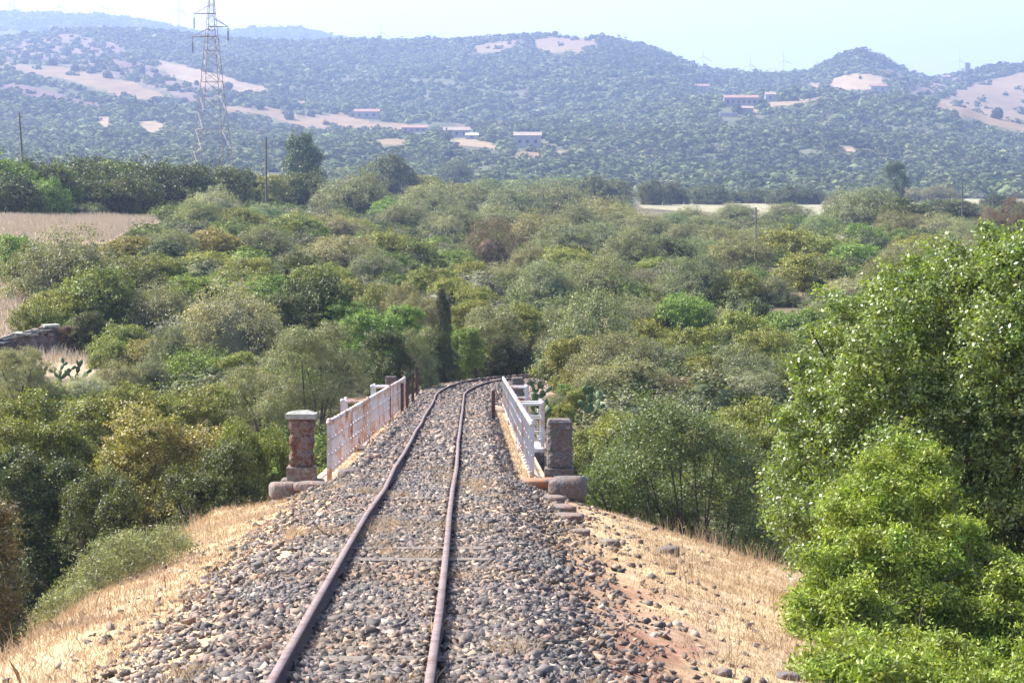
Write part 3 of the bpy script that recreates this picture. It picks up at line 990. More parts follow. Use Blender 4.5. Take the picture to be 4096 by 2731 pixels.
boulder(788, 652, 22.2, .18, .2, .1, 'dark flat stone in the straw beside the bright green bush', M_GREYCAP)
boulder(722, 641, 21.6, .14, .2, .09, 'small pale angular stone low on the straw slope')

# short rusty posts beside the track
for k_, (px_, py_, h_, lb_) in enumerate([(402.2, 412, 0.98, 'nearest rusty brown post left of the track at the far bridge end'),
                                          (407.3, 404.5, 0.98, 'second rusty brown post left of the track'),
                                          (412.8, 398.5, 0.95, 'third rusty brown post left of the track'),
                                          (417.0, 391.5, 0.95, 'farthest rusty brown post of the row left of the track'),
                                          (493.4, 412.5, 0.68, 'lone rusty brown post right of the track before the curve'),
                                          (475.9, 375.0, 0.35, 'short dark stump of post behind the outer rail of the curve')]):
    d_ = [80, 84, 88, 92, 74, 104][k_]
    b_ = P(px_, py_, d_)
    m = MB()
    hh = h_ * 0.95
    m.box((0, 0, hh / 2 - .15), (0.10, 0.05, hh + .3))
    m.box((0, 0.045, hh / 2 - .15), (0.03, 0.06, hh + .28))
    o = m.build('iron_post', M_RUST); o.location = b_
    tag(o, lb_, 'post', 'short rusty posts beside the track')


# ---------------------------------------------------------------- foliage
def make_lobes(r, kind):
    L = []
    if kind == 'column':
        for k in range(12):
            t = k / 11
            L.append((r.normal(0, .12), r.normal(0, .12), 0.12 + t * 1.55, 0.42 - 0.18 * t ** 2 + r.uniform(-.03, .03)))
        return np.array(L)
    if kind.startswith('tall'):
        for k in range(26):
            a = r.uniform(0, 2 * math.pi); z = r.uniform(.1, 1.8)
            w = math.sqrt(max(.15, 1 - (max(z - .75, 0) / 1.15) ** 2)) * r.uniform(.5, .78)
            L.append((w * math.cos(a), w * math.sin(a), z, r.uniform(.2, .36)))
        for z in (.3, .8, 1.25): L.append((0, 0, z, .55))
        return np.array(L)
    n = {'dome': 15, 'lumpy': 20, 'airy': 22, 'tree': 16, 'bare': 14}[kind]
    core = {'dome': 0.80, 'lumpy': 0.72, 'airy': 0.55, 'tree': 0.6, 'bare': 0.6}[kind]
    if kind != 'airy' and kind != 'tree':
        L.append((0, 0, 0.22, core))
    for k in range(n):
        a = r.uniform(0, 2 * math.pi); el = math.asin(r.uniform(0.02, 0.98))
        rad = r.uniform(0.45, 0.86)
        s = r.uniform(0.22, 0.46) if kind != 'lumpy' else r.uniform(0.16, 0.40)
        z = rad * math.sin(el)
        if kind in ('tree',): z = 0.35 + z * 0.95
        if kind == 'airy': z = 0.25 + z; s *= 0.85
        L.append((rad * math.cos(el) * math.cos(a), rad * math.cos(el) * math.sin(a), z, s))
    if kind == 'tree':
        L.append((0, 0, 0.75, 0.6))
    if kind == 'airy':
        L.append((0, 0, 0.7, 0.45))
    return np.array(L)


def leaves_on(L, nclump, per, ll, lw, r, sig, spread=0.12, up=0.25, outn=0.6, deep=0.0):
    """leaf quads gathered in sprays on the surfaces of the lobes; returns verts, faces"""
    w = L[:, 3] ** 2
    k = r.choice(len(L), size=nclump * 3, p=w / w.sum())
    d = r.normal(size=(len(k), 3)); d /= np.linalg.norm(d, axis=1)[:, None]
    d[:, 2] = np.where(d[:, 2] < -0.3, -d[:, 2], d[:, 2])
    rad = L[k, 3] * (1 + r.normal(0, spread, len(k)) - deep * r.uniform(0, 1, len(k)))
    c = L[k, :3] + d * rad[:, None]
    # drop sprays that lie deep inside another lobe
    dist = np.linalg.norm(c[:, None, :] - L[None, :, :3], axis=2) / L[None, :, 3]
    keep = (dist.min(1) > 0.80 - deep * 0.6)
    c = c[keep][:nclump]; d = d[keep][:nclump]
    n = len(c) * per
    cc = np.repeat(c, per, 0) + r.normal(0, sig, (n, 3)) * np.array([1, 1, 0.75])
    dd = np.repeat(d, per, 0)
    nrm = dd * outn + r.normal(0, 0.55, (n, 3)) + np.array([0, 0, up])
    nrm /= np.linalg.norm(nrm, axis=1)[:, None]
    t = r.normal(size=(n, 3)) + dd * 0.7 + np.array([0, 0, 0.3])
    t -= (t * nrm).sum(1)[:, None] * nrm
    t /= np.linalg.norm(t, axis=1)[:, None]
    b = np.cross(nrm, t)
    s = r.uniform(0.7, 1.3, n)[:, None]
    a0 = cc - t * ll * s * .5; a1 = cc + b * lw * s * .5 + nrm * ll * .06; a2 = cc + t * ll * s * .5; a3 = cc - b * lw * s * .5 + nrm * ll * .06
    V = np.stack([a0, a1, a2, a3], 1).reshape(-1, 3)
    Fq = np.arange(n * 4).reshape(-1, 4)
    return V, Fq


def core_mesh(L, scale=0.74):
    v, f = ico(1)
    V = []; Fs = []
    for i, l in enumerate(L):
        jr = 1 + 0.5 * fbm(v[:, 0] * 2.3 + i * 7.1, v[:, 1] * 2.3 + v[:, 2] * 3.1, i)
        V.append(v * jr[:, None] * l[3] * scale + l[:3]); Fs.append(f + i * len(v))
    return np.concatenate(V), np.concatenate(Fs)


def foliage_mesh(name, L, nclump, per, ll, lw, r, sig, mat, core=0.62, **kw):
    if core:
        me = foliage_mesh0(name, L, nclump, per, ll, lw, r, sig, mat, core, **kw)
        me.materials.append(M_INNER)
        mi = np.ones(len(me.polygons), dtype=np.int32)
        tot = np.zeros(len(me.polygons), dtype=np.int32); me.polygons.foreach_get('loop_total', tot)
        mi[tot == 4] = 0
        me.polygons.foreach_set('material_index', mi)
        return me
    return foliage_mesh0(name, L, nclump, per, ll, lw, r, sig, mat, core, **kw)


def foliage_mesh0(name, L, nclump, per, ll, lw, r, sig, mat, core=0.74, **kw):
    V, Fq = leaves_on(L, nclump, per, ll, lw, r, sig, **kw)
    fl = [Fq]
    if core:
        cv_, cf_ = core_mesh(L[:1] if len(L) < 40 else L, core * 1.3)
        cf_ = cf_ + len(V); V = np.concatenate([V, cv_]); fl.append(cf_)
    return mesh_np(name, V, fl, mat)


VAR = {}


def variants(key, kind, n, nclump, per, ll, lw, sig, mat, core=0.60, **kw):
    if kind == 'tall' or key.startswith('big'): core = 0; kw['deep'] = .4; nclump = int(nclump * 1.25)
    VAR[key] = []
    for i in range(n):
        r = np.random.default_rng(abs(hash(key)) % 1000 + i * 17 if False else sum(map(ord, key)) + i * 17)
        L = make_lobes(r, kind)
        VAR[key].append(foliage_mesh(key + '_foliage', L, nclump, per, ll, lw, r, sig, mat, core, **kw))


#          key      kind   n  clumps per  len   wid   sigma
variants('fine', 'dome', 5, 900, 22, .040, .017, .046, M_LEAF, spread=.17)
variants('mastic', 'lumpy', 5, 560, 26, .048, .030, .046, M_LEAF, spread=.17)
variants('dense', 'dome', 4, 700, 22, .046, .030, .045, M_LEAF, spread=.15)
variants('bare', 'bare', 2, 700, 20, .055, .010, .050, M_LEAF, core=0.55, spread=.16)
variants('column', 'column', 1, 700, 22, .050, .030, .050, M_LEAF, spread=.10)
variants('tree', 'tree', 3, 520, 24, .055, .036, .050, M_LEAF, core=0.62, spread=.16)
variants('bigmastic', 'lumpy', 3, 1500, 26, .030, .018, .030, M_LEAF, spread=.10)
variants('bigfine', 'dome', 3, 1800, 24, .024, .011, .030, M_LEAF, spread=.12)

variants('fine_t', 'tall', 3, 1300, 22, .040, .017, .045, M_LEAF, spread=.14)
variants('mastic_t', 'tall', 3, 900, 26, .048, .030, .045, M_LEAF, spread=.12)
variants('dense_t', 'tall', 3, 1000, 22, .046, .030, .048, M_LEAF, spread=.12)
variants('bigmastic_t', 'tall', 3, 2300, 26, .031, .019, .034, M_LEAF, spread=.14)
variants('bigfine_t', 'tall', 2, 2600, 24, .026, .011, .032, M_LEAF, spread=.14)

# species: tint, mesh key, words
SP = {
    'O': ((0.186, 0.186, 0.086), 'fine', 'grey green wild olive shrub', 'olive shrub'),
    'S': ((0.258, 0.250, 0.139), 'fine', 'silvery grey shrub', 'shrub'),
    'M': ((0.186, 0.196, 0.038), 'mastic', 'yellow green mastic bush', 'bush'),
    'Y': ((0.205, 0.178, 0.050), 'mastic', 'golden yellow green bush', 'bush'),
    'G': ((0.139, 0.198, 0.031), 'mastic', 'bright green bush', 'bush'),
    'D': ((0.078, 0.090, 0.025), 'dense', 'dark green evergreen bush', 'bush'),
    'B': ((0.146, 0.111, 0.070), 'bare', 'brown half bare shrub', 'shrub'),
    'R': ((0.202, 0.126, 0.079), 'mastic', 'reddish leaved bush', 'bush'),
    'C': ((0.074, 0.079, 0.034), 'column', 'narrow dark ivy clad tree', 'tree'),
    'P': ((0.171, 0.205, 0.086), 'fine', 'pale green feathery shrub', 'shrub'),
}
# px, top y, bottom y, width px, species [, distance]
BUSHES = [
    # hedge on the left skyline
    (-4, 152, 213, 70, 'G'), (30, 157, 213, 62, 'D'), (55, 161, 214, 52, 'G'), (74, 157, 213, 70, 'D'), (108, 160, 213, 72, 'D'),
    (142, 158, 213, 74, 'D'), (176, 159, 213, 72, 'D'), (208, 162, 213, 66, 'D'), (236, 165, 211, 56, 'D'), (264, 170, 212, 52, 'M'),
    (92, 150, 207, 44, 'D'), (124, 155, 208, 50, 'M'), (305, 167, 213, 50, 'D'), (284, 172, 210, 44, 'M'),
    (14, 172, 215, 50, 'D'), (44, 176, 215, 46, 'G'), (92, 175, 215, 56, 'D'), (128, 174, 215, 54, 'D'), (162, 176, 214, 56, 'D'), (196, 177, 214, 52, 'D'), (228, 179, 213, 46, 'D'),
    # skyline of the middle
    (355, 172, 217, 62, 'O'), (384, 157, 203, 46, 'D'), (420, 173, 204, 50, 'M'), (455, 161, 190, 34, 'D'), (486, 177, 201, 40, 'G'),
    (520, 177, 200, 56, 'M'), (560, 175, 198, 60, 'G'), (598, 177, 205, 52, 'D'), (440, 180, 208, 60, 'M'), (392, 196, 222, 40, 'G'),
    (425, 188, 226, 62, 'O'), (470, 184, 222, 66, 'O'), (515, 188, 226, 62, 'O'), (555, 181, 222, 70, 'O'), (605, 198, 236, 66, 'O'),
    (405, 203, 232, 46, 'O'), (455, 206, 240, 56, 'O'), (446, 217, 242, 34, 'S'), (500, 205, 240, 60, 'O'), (575, 205, 240, 50, 'O'),
    (540, 212, 248, 60, 'O'), (490, 218, 264, 54, 'B'), (570, 226, 262, 66, 'O'), (600, 222, 256, 58, 'O'), (630, 232, 270, 58, 'O'),
    (565, 245, 276, 62, 'M'), (545, 263, 308, 56, 'O'), (597, 257, 302, 64, 'O'), (505, 263, 292, 44, 'O'), (530, 245, 275, 40, 'O'),
    (650, 214, 240, 50, 'O'), (625, 210, 238, 46, 'O'),
    # left middle slope
    (198, 200, 228, 40, 'P'), (214, 189, 222, 48, 'S'), (240, 206, 232, 44, 'M'), (268, 203, 232, 44, 'P'), (296, 210, 240, 54, 'M'), (332, 213, 240, 50, 'S'),
    (357, 217, 240, 42, 'M'), (385, 228, 262, 52, 'M'), (416, 238, 268, 40, 'M'), (446, 248, 268, 50, 'G'), (336, 238, 274, 72, 'S'),
    (374, 250, 282, 46, 'O'), (262, 228, 262, 62, 'O'), (212, 226, 258, 58, 'Y'), (170, 228, 256, 44, 'O'), (130, 234, 262, 46, 'Y'), (170, 242, 268, 48, 'D'),
    (205, 250, 276, 60, 'M'), (150, 252, 282, 62, 'M'), (250, 254, 284, 56, 'M'), (298, 253, 278, 38, 'D'), (325, 262, 292, 46, 'M'),
    (12, 232, 280, 60, 'G'), (66, 231, 300, 104, 'O'), (98, 262, 326, 78, 'M'), (60, 285, 330, 60, 'M'), (196, 272, 304, 64, 'G'), (232, 266, 298, 56, 'M'),
    (160, 283, 330, 62, 'O'), (132, 268, 312, 56, 'D'), (268, 272, 306, 50, 'G'), (232, 283, 362, 88, 'S'), (310, 272, 345, 74, 'D'), (285, 290, 350, 50, 'D'),
    (350, 276, 305, 38, 'M'), (378, 280, 316, 44, 'M'), (402, 286, 330, 44, 'O'), (450, 276, 306, 42, 'M'), (472, 258, 288, 40, 'M'), (430, 264, 296, 40, 'M'),
    (480, 284, 312, 36, 'M'), (372, 302, 372, 62, 'G'), (345, 300, 350, 44, 'G'), (404, 305, 360, 44, 'G'), (422, 290, 345, 40, 'O'), (388, 325, 385, 46, 'D'),
    (418, 322, 386, 36, 'O'), (443, 294, 388, 22, 'C', 104),
    # wall of trees behind the curve
    (464, 328, 380, 38, 'G', 110), (492, 300, 377, 66, 'O', 116), (524, 302, 372, 50, 'M', 119), (538, 328, 376, 38, 'O', 118), (470, 300, 345, 44, 'M', 124), (510, 338, 372, 40, 'D', 116),
    (590, 296, 384, 92, 'O', 108), (572, 328, 386, 58, 'M', 104), (612, 332, 392, 66, 'O', 101), (560, 300, 350, 50, 'O', 124), (620, 372, 398, 40, 'M', 94), (578, 388, 420, 30, 'M', 86), (590, 378, 410, 36, 'O', 90), (566, 384, 402, 20, 'G', 93), (557, 394, 420, 24, 'O', 87), (563, 402, 425, 24, 'M', 83), (548, 398, 415, 16, 'M', 85), (434, 318, 386, 32, 'D', 103), (452, 340, 386, 24, 'D', 106), (556, 350, 386, 36, 'M', 107),
    # ruin corner
    (66, 322, 354, 24, 'R'), (86, 308, 352, 40, 'D'), (122, 320, 358, 52, 'M'), (134, 332, 358, 30, 'R'), (148, 337, 370, 50, 'Y'), (112, 338, 368, 40, 'M'), (118, 360, 396, 42, 'O'), (38, 300, 340, 44, 'M'),
    (150, 358, 392, 36, 'O'), (196, 349, 390, 66, 'G'), (88, 374, 402, 46, 'S'), (10, 356, 400, 44, 'O'), (172, 330, 372, 44, 'O'), (48, 384, 405, 44, 'M'), (238, 352, 398, 40, 'M'),
    # right slope
    (670, 237, 264, 50, 'D'), (655, 256, 278, 42, 'M'), (694, 258, 306, 62, 'O'), (645, 270, 298, 42, 'B'), (662, 280, 302, 36, 'O'), (740, 233, 274, 56, 'O'), (700, 238, 262, 40, 'P'),
    (790, 225, 262, 62, 'M'), (828, 232, 262, 46, 'M'), (854, 240, 272, 56, 'G'), (806, 250, 290, 62, 'M'), (832, 262, 292, 40, 'D'), (736, 268, 306, 56, 'M'), (774, 278, 306, 44, 'O'),
    (856, 279, 302, 56, 'S'), (870, 298, 322, 42, 'M'), (882, 258, 292, 46, 'O'), (720, 226, 254, 48, 'O'), (760, 224, 250, 44, 'O'), (690, 222, 246, 44, 'O'),
    (872, 187, 232, 62, 'O'), (848, 192, 228, 40, 'O'), (902, 200, 234, 48, 'D'), (900, 212, 240, 50, 'O'), (948, 200, 222, 62, 'D'), (940, 214, 240, 52, 'S'), (786, 204, 224, 50, 'O'),
    (736, 203, 218, 36, 'O'), (690, 206, 224, 30, 'O'), (708, 214, 232, 46, 'O'), (992, 208, 240, 30, 'B'), (1016, 196, 240, 36, 'B'), (965, 220, 250, 44, 'O'), (925, 232, 262, 54, 'M'), (985, 230, 262, 50, 'O'), (905, 245, 280, 50, 'O'), (860, 222, 244, 34, 'G'), (670, 214, 236, 40, 'P'), (820, 214, 236, 30, 'P'),
    # hedge row beyond the plain
    (652, 181, 204, 28, 'D'), (673, 183, 204, 26, 'D'), (709, 184, 204, 38, 'D'), (758, 189, 203, 34, 'D'), (786, 187, 204, 32, 'D'), (808, 188, 204, 32, 'D'),
    (938, 185, 202, 36, 'O'), (911, 187, 202, 24, 'O'), (1000, 195, 210, 30, 'D'), (695, 188, 203, 20, 'D'), (735, 191, 203, 24, 'D'),
    # right hand scrub below the slope
    (640, 296, 332, 58, 'O'), (686, 292, 330, 60, 'G'), (645, 316, 352, 52, 'M'), (740, 304, 340, 62, 'M'), (788, 302, 342, 66, 'G'), (698, 322, 364, 66, 'M'), (768, 326, 366, 54, 'M'),
    (806, 325, 365, 50, 'G'), (738, 346, 392, 62, 'O'), (660, 342, 384, 60, 'O'), (790, 352, 392, 46, 'M'), (706, 352, 390, 46, 'M'), (822, 300, 330, 44, 'M'), (840, 322, 360, 50, 'M'), (775, 378, 425, 46, 'M'),
    (628, 360, 420, 82, 'O'), (672, 376, 428, 80, 'B'), (706, 374, 420, 52, 'Y'), (752, 370, 425, 60, 'S'), (728, 392, 445, 54, 'O'), (600, 390, 425, 40, 'G'),
]
NEAR = [  # px, top y, width px, distance, species, mesh, label
    (165, 402, 165, 60, 'Y', 'bigmastic', 'large golden bush below the left pillar, its right side in deep shade'),
    (110, 380, 150, 68, 'M', 'bigmastic', 'yellow green bush spreading behind the large golden bush'),
    (195, 384, 120, 72, 'M', 'bigmastic', 'olive green bush between golden bush and grey olive'),
    (315, 320, 118, 82, 'O', 'bigfine', 'big rounded grey olive behind the left railing'),
    (262, 356, 100, 84, 'O', 'bigfine', 'grey olive shrub left of the big rounded olive'),
    (252, 418, 92, 56, 'M', 'bigmastic', 'light yellow green mastic bush just left of the left pillar'),
    (35, 392, 130, 62, 'M', 'bigmastic', 'tall olive green bush at the left edge, above a dark bush'),
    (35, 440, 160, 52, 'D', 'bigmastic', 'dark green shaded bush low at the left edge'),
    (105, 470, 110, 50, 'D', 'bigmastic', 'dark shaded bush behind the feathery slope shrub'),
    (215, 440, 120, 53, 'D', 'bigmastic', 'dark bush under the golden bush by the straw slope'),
    (306, 452, 60, 52, 'M', 'bigmastic', 'green bush showing between left pillar and left railing'),
    (22, 345, 70, 86, 'O', 'bigfine', 'grey green shrub at the left edge under the ruined wall'),
    (605, 408, 92, 66, 'M', 'bigmastic', 'yellow green bush just right of the right pillar'),
    (640, 412, 120, 62, 'M', 'bigmastic', 'olive green bush behind the airy tree'),
    (700, 400, 120, 68, 'O', 'bigfine', 'grey brown shrub above the airy tree'),
    (760, 400, 120, 64, 'M', 'bigmastic', 'green bush between airy tree and large right tree'),
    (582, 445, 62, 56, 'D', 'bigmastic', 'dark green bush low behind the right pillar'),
    (610, 455, 70, 50, 'G', 'bigmastic', 'green bush left of the airy tree, above the straw slope'),
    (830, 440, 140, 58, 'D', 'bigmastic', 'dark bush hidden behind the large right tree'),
    (880, 330, 120, 88, 'M', 'bigmastic', 'mid green bush behind the top of the large right tree'),
]


def put_bush(px, top, w, d, sp, mkey, label, name=None, group=None, cat=None, k=0, stems=False):
    tint, _, words, ct = SP[sp]
    tx = P(px, top, d)
    g = gz(tx.x, d)
    h = max(tx.z - g, 0.8)
    rad = w / 2.0 * d / F * (1.17 if stems else 1.28)
    if h / rad > 1.6 and mkey + '_t' in VAR: mkey += '_t'
    ml = VAR[mkey]
    me = ml[k % len(ml)]
    zt = 2.1 if mkey.endswith('_t') else {'column': 1.8, 'tree': 1.75}.get(mkey, 1.12)
    j = 1 + random.uniform(-.16, .16)
    hue = random.uniform(-.10, .10) * (.35 if stems else 1)
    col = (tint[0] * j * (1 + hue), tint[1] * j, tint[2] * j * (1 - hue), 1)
    nm = name or {'O': 'olive_shrub', 'S': 'silver_shrub', 'M': 'mastic_bush', 'Y': 'golden_bush', 'G': 'green_bush', 'D': 'evergreen_bush', 'B': 'dry_shrub', 'R': 'red_bush', 'C': 'ivy_clad_tree', 'P': 'feathery_shrub'}[sp]
    # foliage hangs down to the ground; tall crowns sit on a stem zone
    drop = 0.0
    if stems:
        e = empty(nm, (tx.x, d, g), random.uniform(0, 6.28))
        f = link('foliage', me, e); f.color = col
        f.scale = (rad, rad, h / zt)
        m = MB()
        r = np.random.default_rng(int(px))
        for q in range(5):
            a = r.uniform(0, 6.28); bx = r.uniform(.02, .12) * rad
            m.tube([(bx * math.cos(a), bx * math.sin(a), -0.2), (rad * .25 * math.cos(a), rad * .25 * math.sin(a), h * .35), (rad * .55 * math.cos(a + .3), rad * .55 * math.sin(a + .3), h * .7)], 0.055, 6, r2=0.02)
        m.build('trunk', M_BARK, e)
        tag(e, label, cat or ct, group)
        return e
    o = link(nm, me); o.color = col
    o.location = (tx.x, d, g - 0.05 * h)
    o.rotation_euler = (0, 0, random.uniform(0, 6.28))
    o.scale = (rad, rad * random.uniform(.9, 1.1), h * 1.05 / zt)
    tag(o, label, cat or ct, group)
    return o


ORD = ['leftmost', 'second from left', 'third from left', 'fourth from left', 'fifth from left', 'sixth from left', 'seventh from left', 'eighth from left', 'ninth from left', 'tenth from left', 'eleventh from left', 'twelfth from left', 'thirteenth from left', 'fourteenth from left', 'fifteenth from left', 'sixteenth from left']


def region(px, top):
    if top < 186 and px < 345: return 'in the hedge below the pylon'
    if top < 192 and px < 640: return 'on the middle skyline'
    if top < 205 and px > 640: return 'along the straw plain at right'
    if px < 160 and top < 300: return 'below the left dry field'
    if px < 260 and top >= 295: return 'around the ruined wall'
    if px < 345 and top < 300: return 'above the big rounded olive'
    if px < 455 and top >= 270: return 'behind the left railing end'
    if px < 455: return 'high above the track curve'
    if px < 625 and top >= 290: return 'right behind the railway curve'
    if px < 640 and top < 240: return 'near the brown half bare shrub'
    if px < 640: return 'on the slope above the curve'
    if top < 262: return 'on the upper right slope'
    if top < 315: return 'halfway down the right slope'
    return 'left of the large right tree'


grp = {}
for b in BUSHES:
    grp.setdefault((region(b[0], b[1]), b[4]), []).append(b)
kk = 0
HEDGE = 'in the hedge below the pylon'
for (rg, sp), lst in sorted(grp.items()):
    lst.sort()
    for i, b in enumerate(lst):
        d = b[5] if len(b) > 5 else solve_d(b[0], b[2])
        w_ = SP[sp][2]
        lab = (w_ + ' ' + rg) if len(lst) == 1 else (ORD[min(i, 15)] + ' ' + w_ + ' ' + rg)
        put_bush(b[0], b[1], b[3], d, sp, 'mastic' if rg == HEDGE else SP[sp][1], lab, group='shrubs of the scrubland beyond the bridge', k=kk)
        kk += 1
for i, n_ in enumerate(NEAR):
    put_bush(n_[0], n_[1], n_[2], n_[3], n_[4], n_[5], n_[6], group='shrubs in the ravine beside the bridge', k=i, stems=True)


# ---------------------------------------------------------------- near trees, individually grown
def grown_tree(name, label, cat, base, lobes, tint, mat, nclump, per, ll, lw, sig, seed, core=0.7, trunks=5, group=None, outn=.6, tr=0.07, **kw):
    """lobes: (px,py,radius m,distance) -> real positions"""
    base = Vector(base)
    e = empty(name, base)
    L = []
    for px, py, r_, d in lobes:
        p = P(px, py, d) - base
        L.append((p.x, p.y, p.z, r_))
    L = np.array(L)
    r = np.random.default_rng(seed)
    me = foliage_mesh('foliage', L, nclump, per, ll, lw, r, sig, mat, core, outn=outn, **kw)
    f = link('foliage', me, e); f.color = (*tint, 1)
    m = MB()
    idx = r.choice(len(L), min(trunks * 3, len(L)), replace=False)
    for q, i in enumerate(idx):
        a = r.uniform(0, 6.28)
        s = Vector((0.12 * math.cos(a), 0.12 * math.sin(a), -0.2))
        t = Vector(L[i, :3])
        mid = s.lerp(t, .45) + Vector((r.normal(0, .12), r.normal(0, .12), .15))
        m.tube([s, s.lerp(mid, .5) + Vector((r.normal(0, .04), r.normal(0, .04), 0)), mid, t], tr, 7, r2=tr * .2)
        for _ in range(4):
            u_ = t.lerp(mid, r.uniform(0.2, .7)); v_ = u_ + Vector(r.normal(0, .35, 3)) + Vector((0, 0, .25))
            m.tube([u_, v_], tr * .3, 5, r2=tr * .08)
    m.build('trunk', M_BARK, e)
    tag(e, label, cat, group)
    return e


big = []
rb = np.random.default_rng(3)
outline = [(993, 256, 22), (955, 273, 26), (925, 286, 24), (895, 297, 24), (1020, 268, 30), (872, 315, 22), (842, 312, 14), (845, 330, 24), (832, 350, 24), (822, 385, 26), (815, 420, 28),
           (806, 455, 28), (800, 490, 28), (806, 525, 30), (822, 560, 28), (835, 600, 30), (838, 640, 34), (900, 320, 34), (950, 300, 36), (1000, 290, 40), (880, 360, 40), (940, 350, 40), (1000, 345, 44),
           (860, 410, 42), (915, 410, 44), (975, 405, 44), (1030, 400, 46), (850, 465, 42), (905, 470, 44), (965, 460, 46), (1025, 455, 44), (850, 520, 42), (900, 530, 44), (960, 520, 46), (1020, 520, 46),
           (870, 585, 44), (930, 580, 46), (990, 580, 46), (870, 645, 46), (940, 640, 46), (1010, 640, 48), (1060, 316, 50), (1080, 380, 60), (1080, 470, 60), (1080, 560, 60), (1070, 640, 60), (1110, 330, 50),
           (1140, 430, 60), (795, 445, 18), (788, 475, 20), (790, 505, 20), (797, 535, 20), (806, 565, 20), (812, 405, 18), (806, 375, 14), (1140, 540, 60), (1140, 630, 60)]
for x_, y_, r_ in outline:
    dd = 33 + rb.uniform(-.5, .5) + (0.9 if r_ < 30 else 0) - (0.7 if r_ >= 44 else 0)
    big.append((x_, y_, r_ * dd / F * 1.0, dd))
    if r_ > 30:
        big.append((x_, y_ + 8, r_ * dd / F * 1.1, dd + 1.6))
for x_, y_, r_ in [(825, 292, 6), (829, 300, 8), (838, 297, 6), (951, 240, 6), (953, 250, 9), (988, 232, 9), (1000, 236, 9), (881, 264, 7), (884, 274, 10), (866, 286, 6), (866, 297, 8), (811, 330, 8), (801, 365, 8), (797, 372, 8), (783, 420, 9), (775, 425, 7), (768, 478, 8), (768, 490, 9), (776, 520, 8), (930, 250, 8), (910, 262, 8), (1015, 236, 10)]:
    big.append((x_, y_, r_ * 33.5 / F, 33.5 + rb.uniform(-.4, .4)))
bp_ = P(960, 640, 34.5)
grown_tree('evergreen_tree', 'large glossy leaved dark green tree filling the right edge', 'tree', (bp_.x, 34.5, gz(bp_.x, 34.5)), big, (0.155, 0.20, 0.048), M_GLOSS, 15000, 24, .058, .031, .065, 5, core=0, outn=.45, spread=.22, deep=.45)
br = []
for x_, y_, r_ in [(905, 462, 20), (880, 482, 20), (862, 500, 20), (925, 482, 22), (850, 530, 24), (890, 520, 28), (930, 520, 26), (960, 545, 20), (835, 575, 26), (870, 570, 30), (915, 570, 30), (955, 590, 26), (828, 620, 28),
                   (865, 625, 32), (910, 625, 32), (955, 630, 30), (1000, 640, 28), (1030, 660, 30), (822, 660, 26), (860, 675, 34), (910, 680, 34), (960, 680, 34), (1010, 690, 34), (990, 600, 18), (1060, 690, 34), (835, 690, 36), (930, 710, 44), (1010, 720, 44), (985, 570, 20), (1015, 590, 24), (1050, 620, 30), (812, 640, 20), (818, 600, 20), (1080, 680, 34)]:
    dd = 29.4 - max(0, y_ - 480) / 220 * 2.6 + rb.uniform(-.5, .5)
    for q_ in range(2):
        r3 = r_ * rb.uniform(.35, .6); a3 = rb.uniform(0, 6.28)
        br.append((x_ + math.cos(a3) * r_, y_ - abs(math.sin(a3)) * r_, r3 * dd / F, dd - rb.uniform(0, .5)))
    br.append((x_, y_, r_ * dd / F, dd))
for x_, y_, r_ in [(815, 672, 20), (822, 690, 26), (850, 672, 24), (880, 680, 24), (912, 682, 26), (850, 690, 26), (885, 700, 28), (925, 705, 30), (965, 700, 28), (1000, 700, 28), (840, 650, 22), (870, 660, 24), (950, 660, 24)]:
    dd = 25.3 if y_ < 668 else 22.6
    br.append((x_, y_, r_ * dd / F, dd + rb.uniform(-.3, .4)))
bq = P(920, 690, 27.0)
grown_tree('green_bush', 'fresh bright green bush in front of the large dark tree', 'bush', (bq.x, 27.0, gz(bq.x, 27.0)), br, (0.195, 0.25, 0.038), M_LEAF, 8500, 22, .055, .022, .06, 6, core=0, outn=.3, spread=.30, deep=.5, trunks=2, tr=.02)
# airy tree right of the bridge
ai = []
for x_, y_, r_ in [(640, 440, 24), (665, 428, 24), (692, 432, 22), (615, 470, 22), (645, 470, 24), (680, 465, 24), (715, 455, 24), (740, 480, 24), (610, 510, 22), (640, 512, 22), (672, 505, 22), (705, 495, 22), (735, 520, 22),
                   (760, 500, 22), (625, 545, 20), (660, 545, 16), (755, 545, 22), (775, 570, 20), (730, 560, 16), (600, 490, 18), (770, 530, 22), (640, 575, 22), (690, 580, 18), (740, 600, 26)]:
    dd = 47 + rb.uniform(-.9, .9)
    ai.append((x_, y_, r_ * dd / F * 1.15, dd))
ab = P(690, 600, 47)
grown_tree('airy_tree', 'loose airy green tree with visible thin branches right of the bridge', 'tree', (ab.x, 47, gz(ab.x, 47)), ai, (0.12, 0.15, 0.06), M_LEAF, 2500, 20, .055, .028, .085, 8, core=0, trunks=8, spread=.35, deep=.6, outn=.3, tr=0.05)
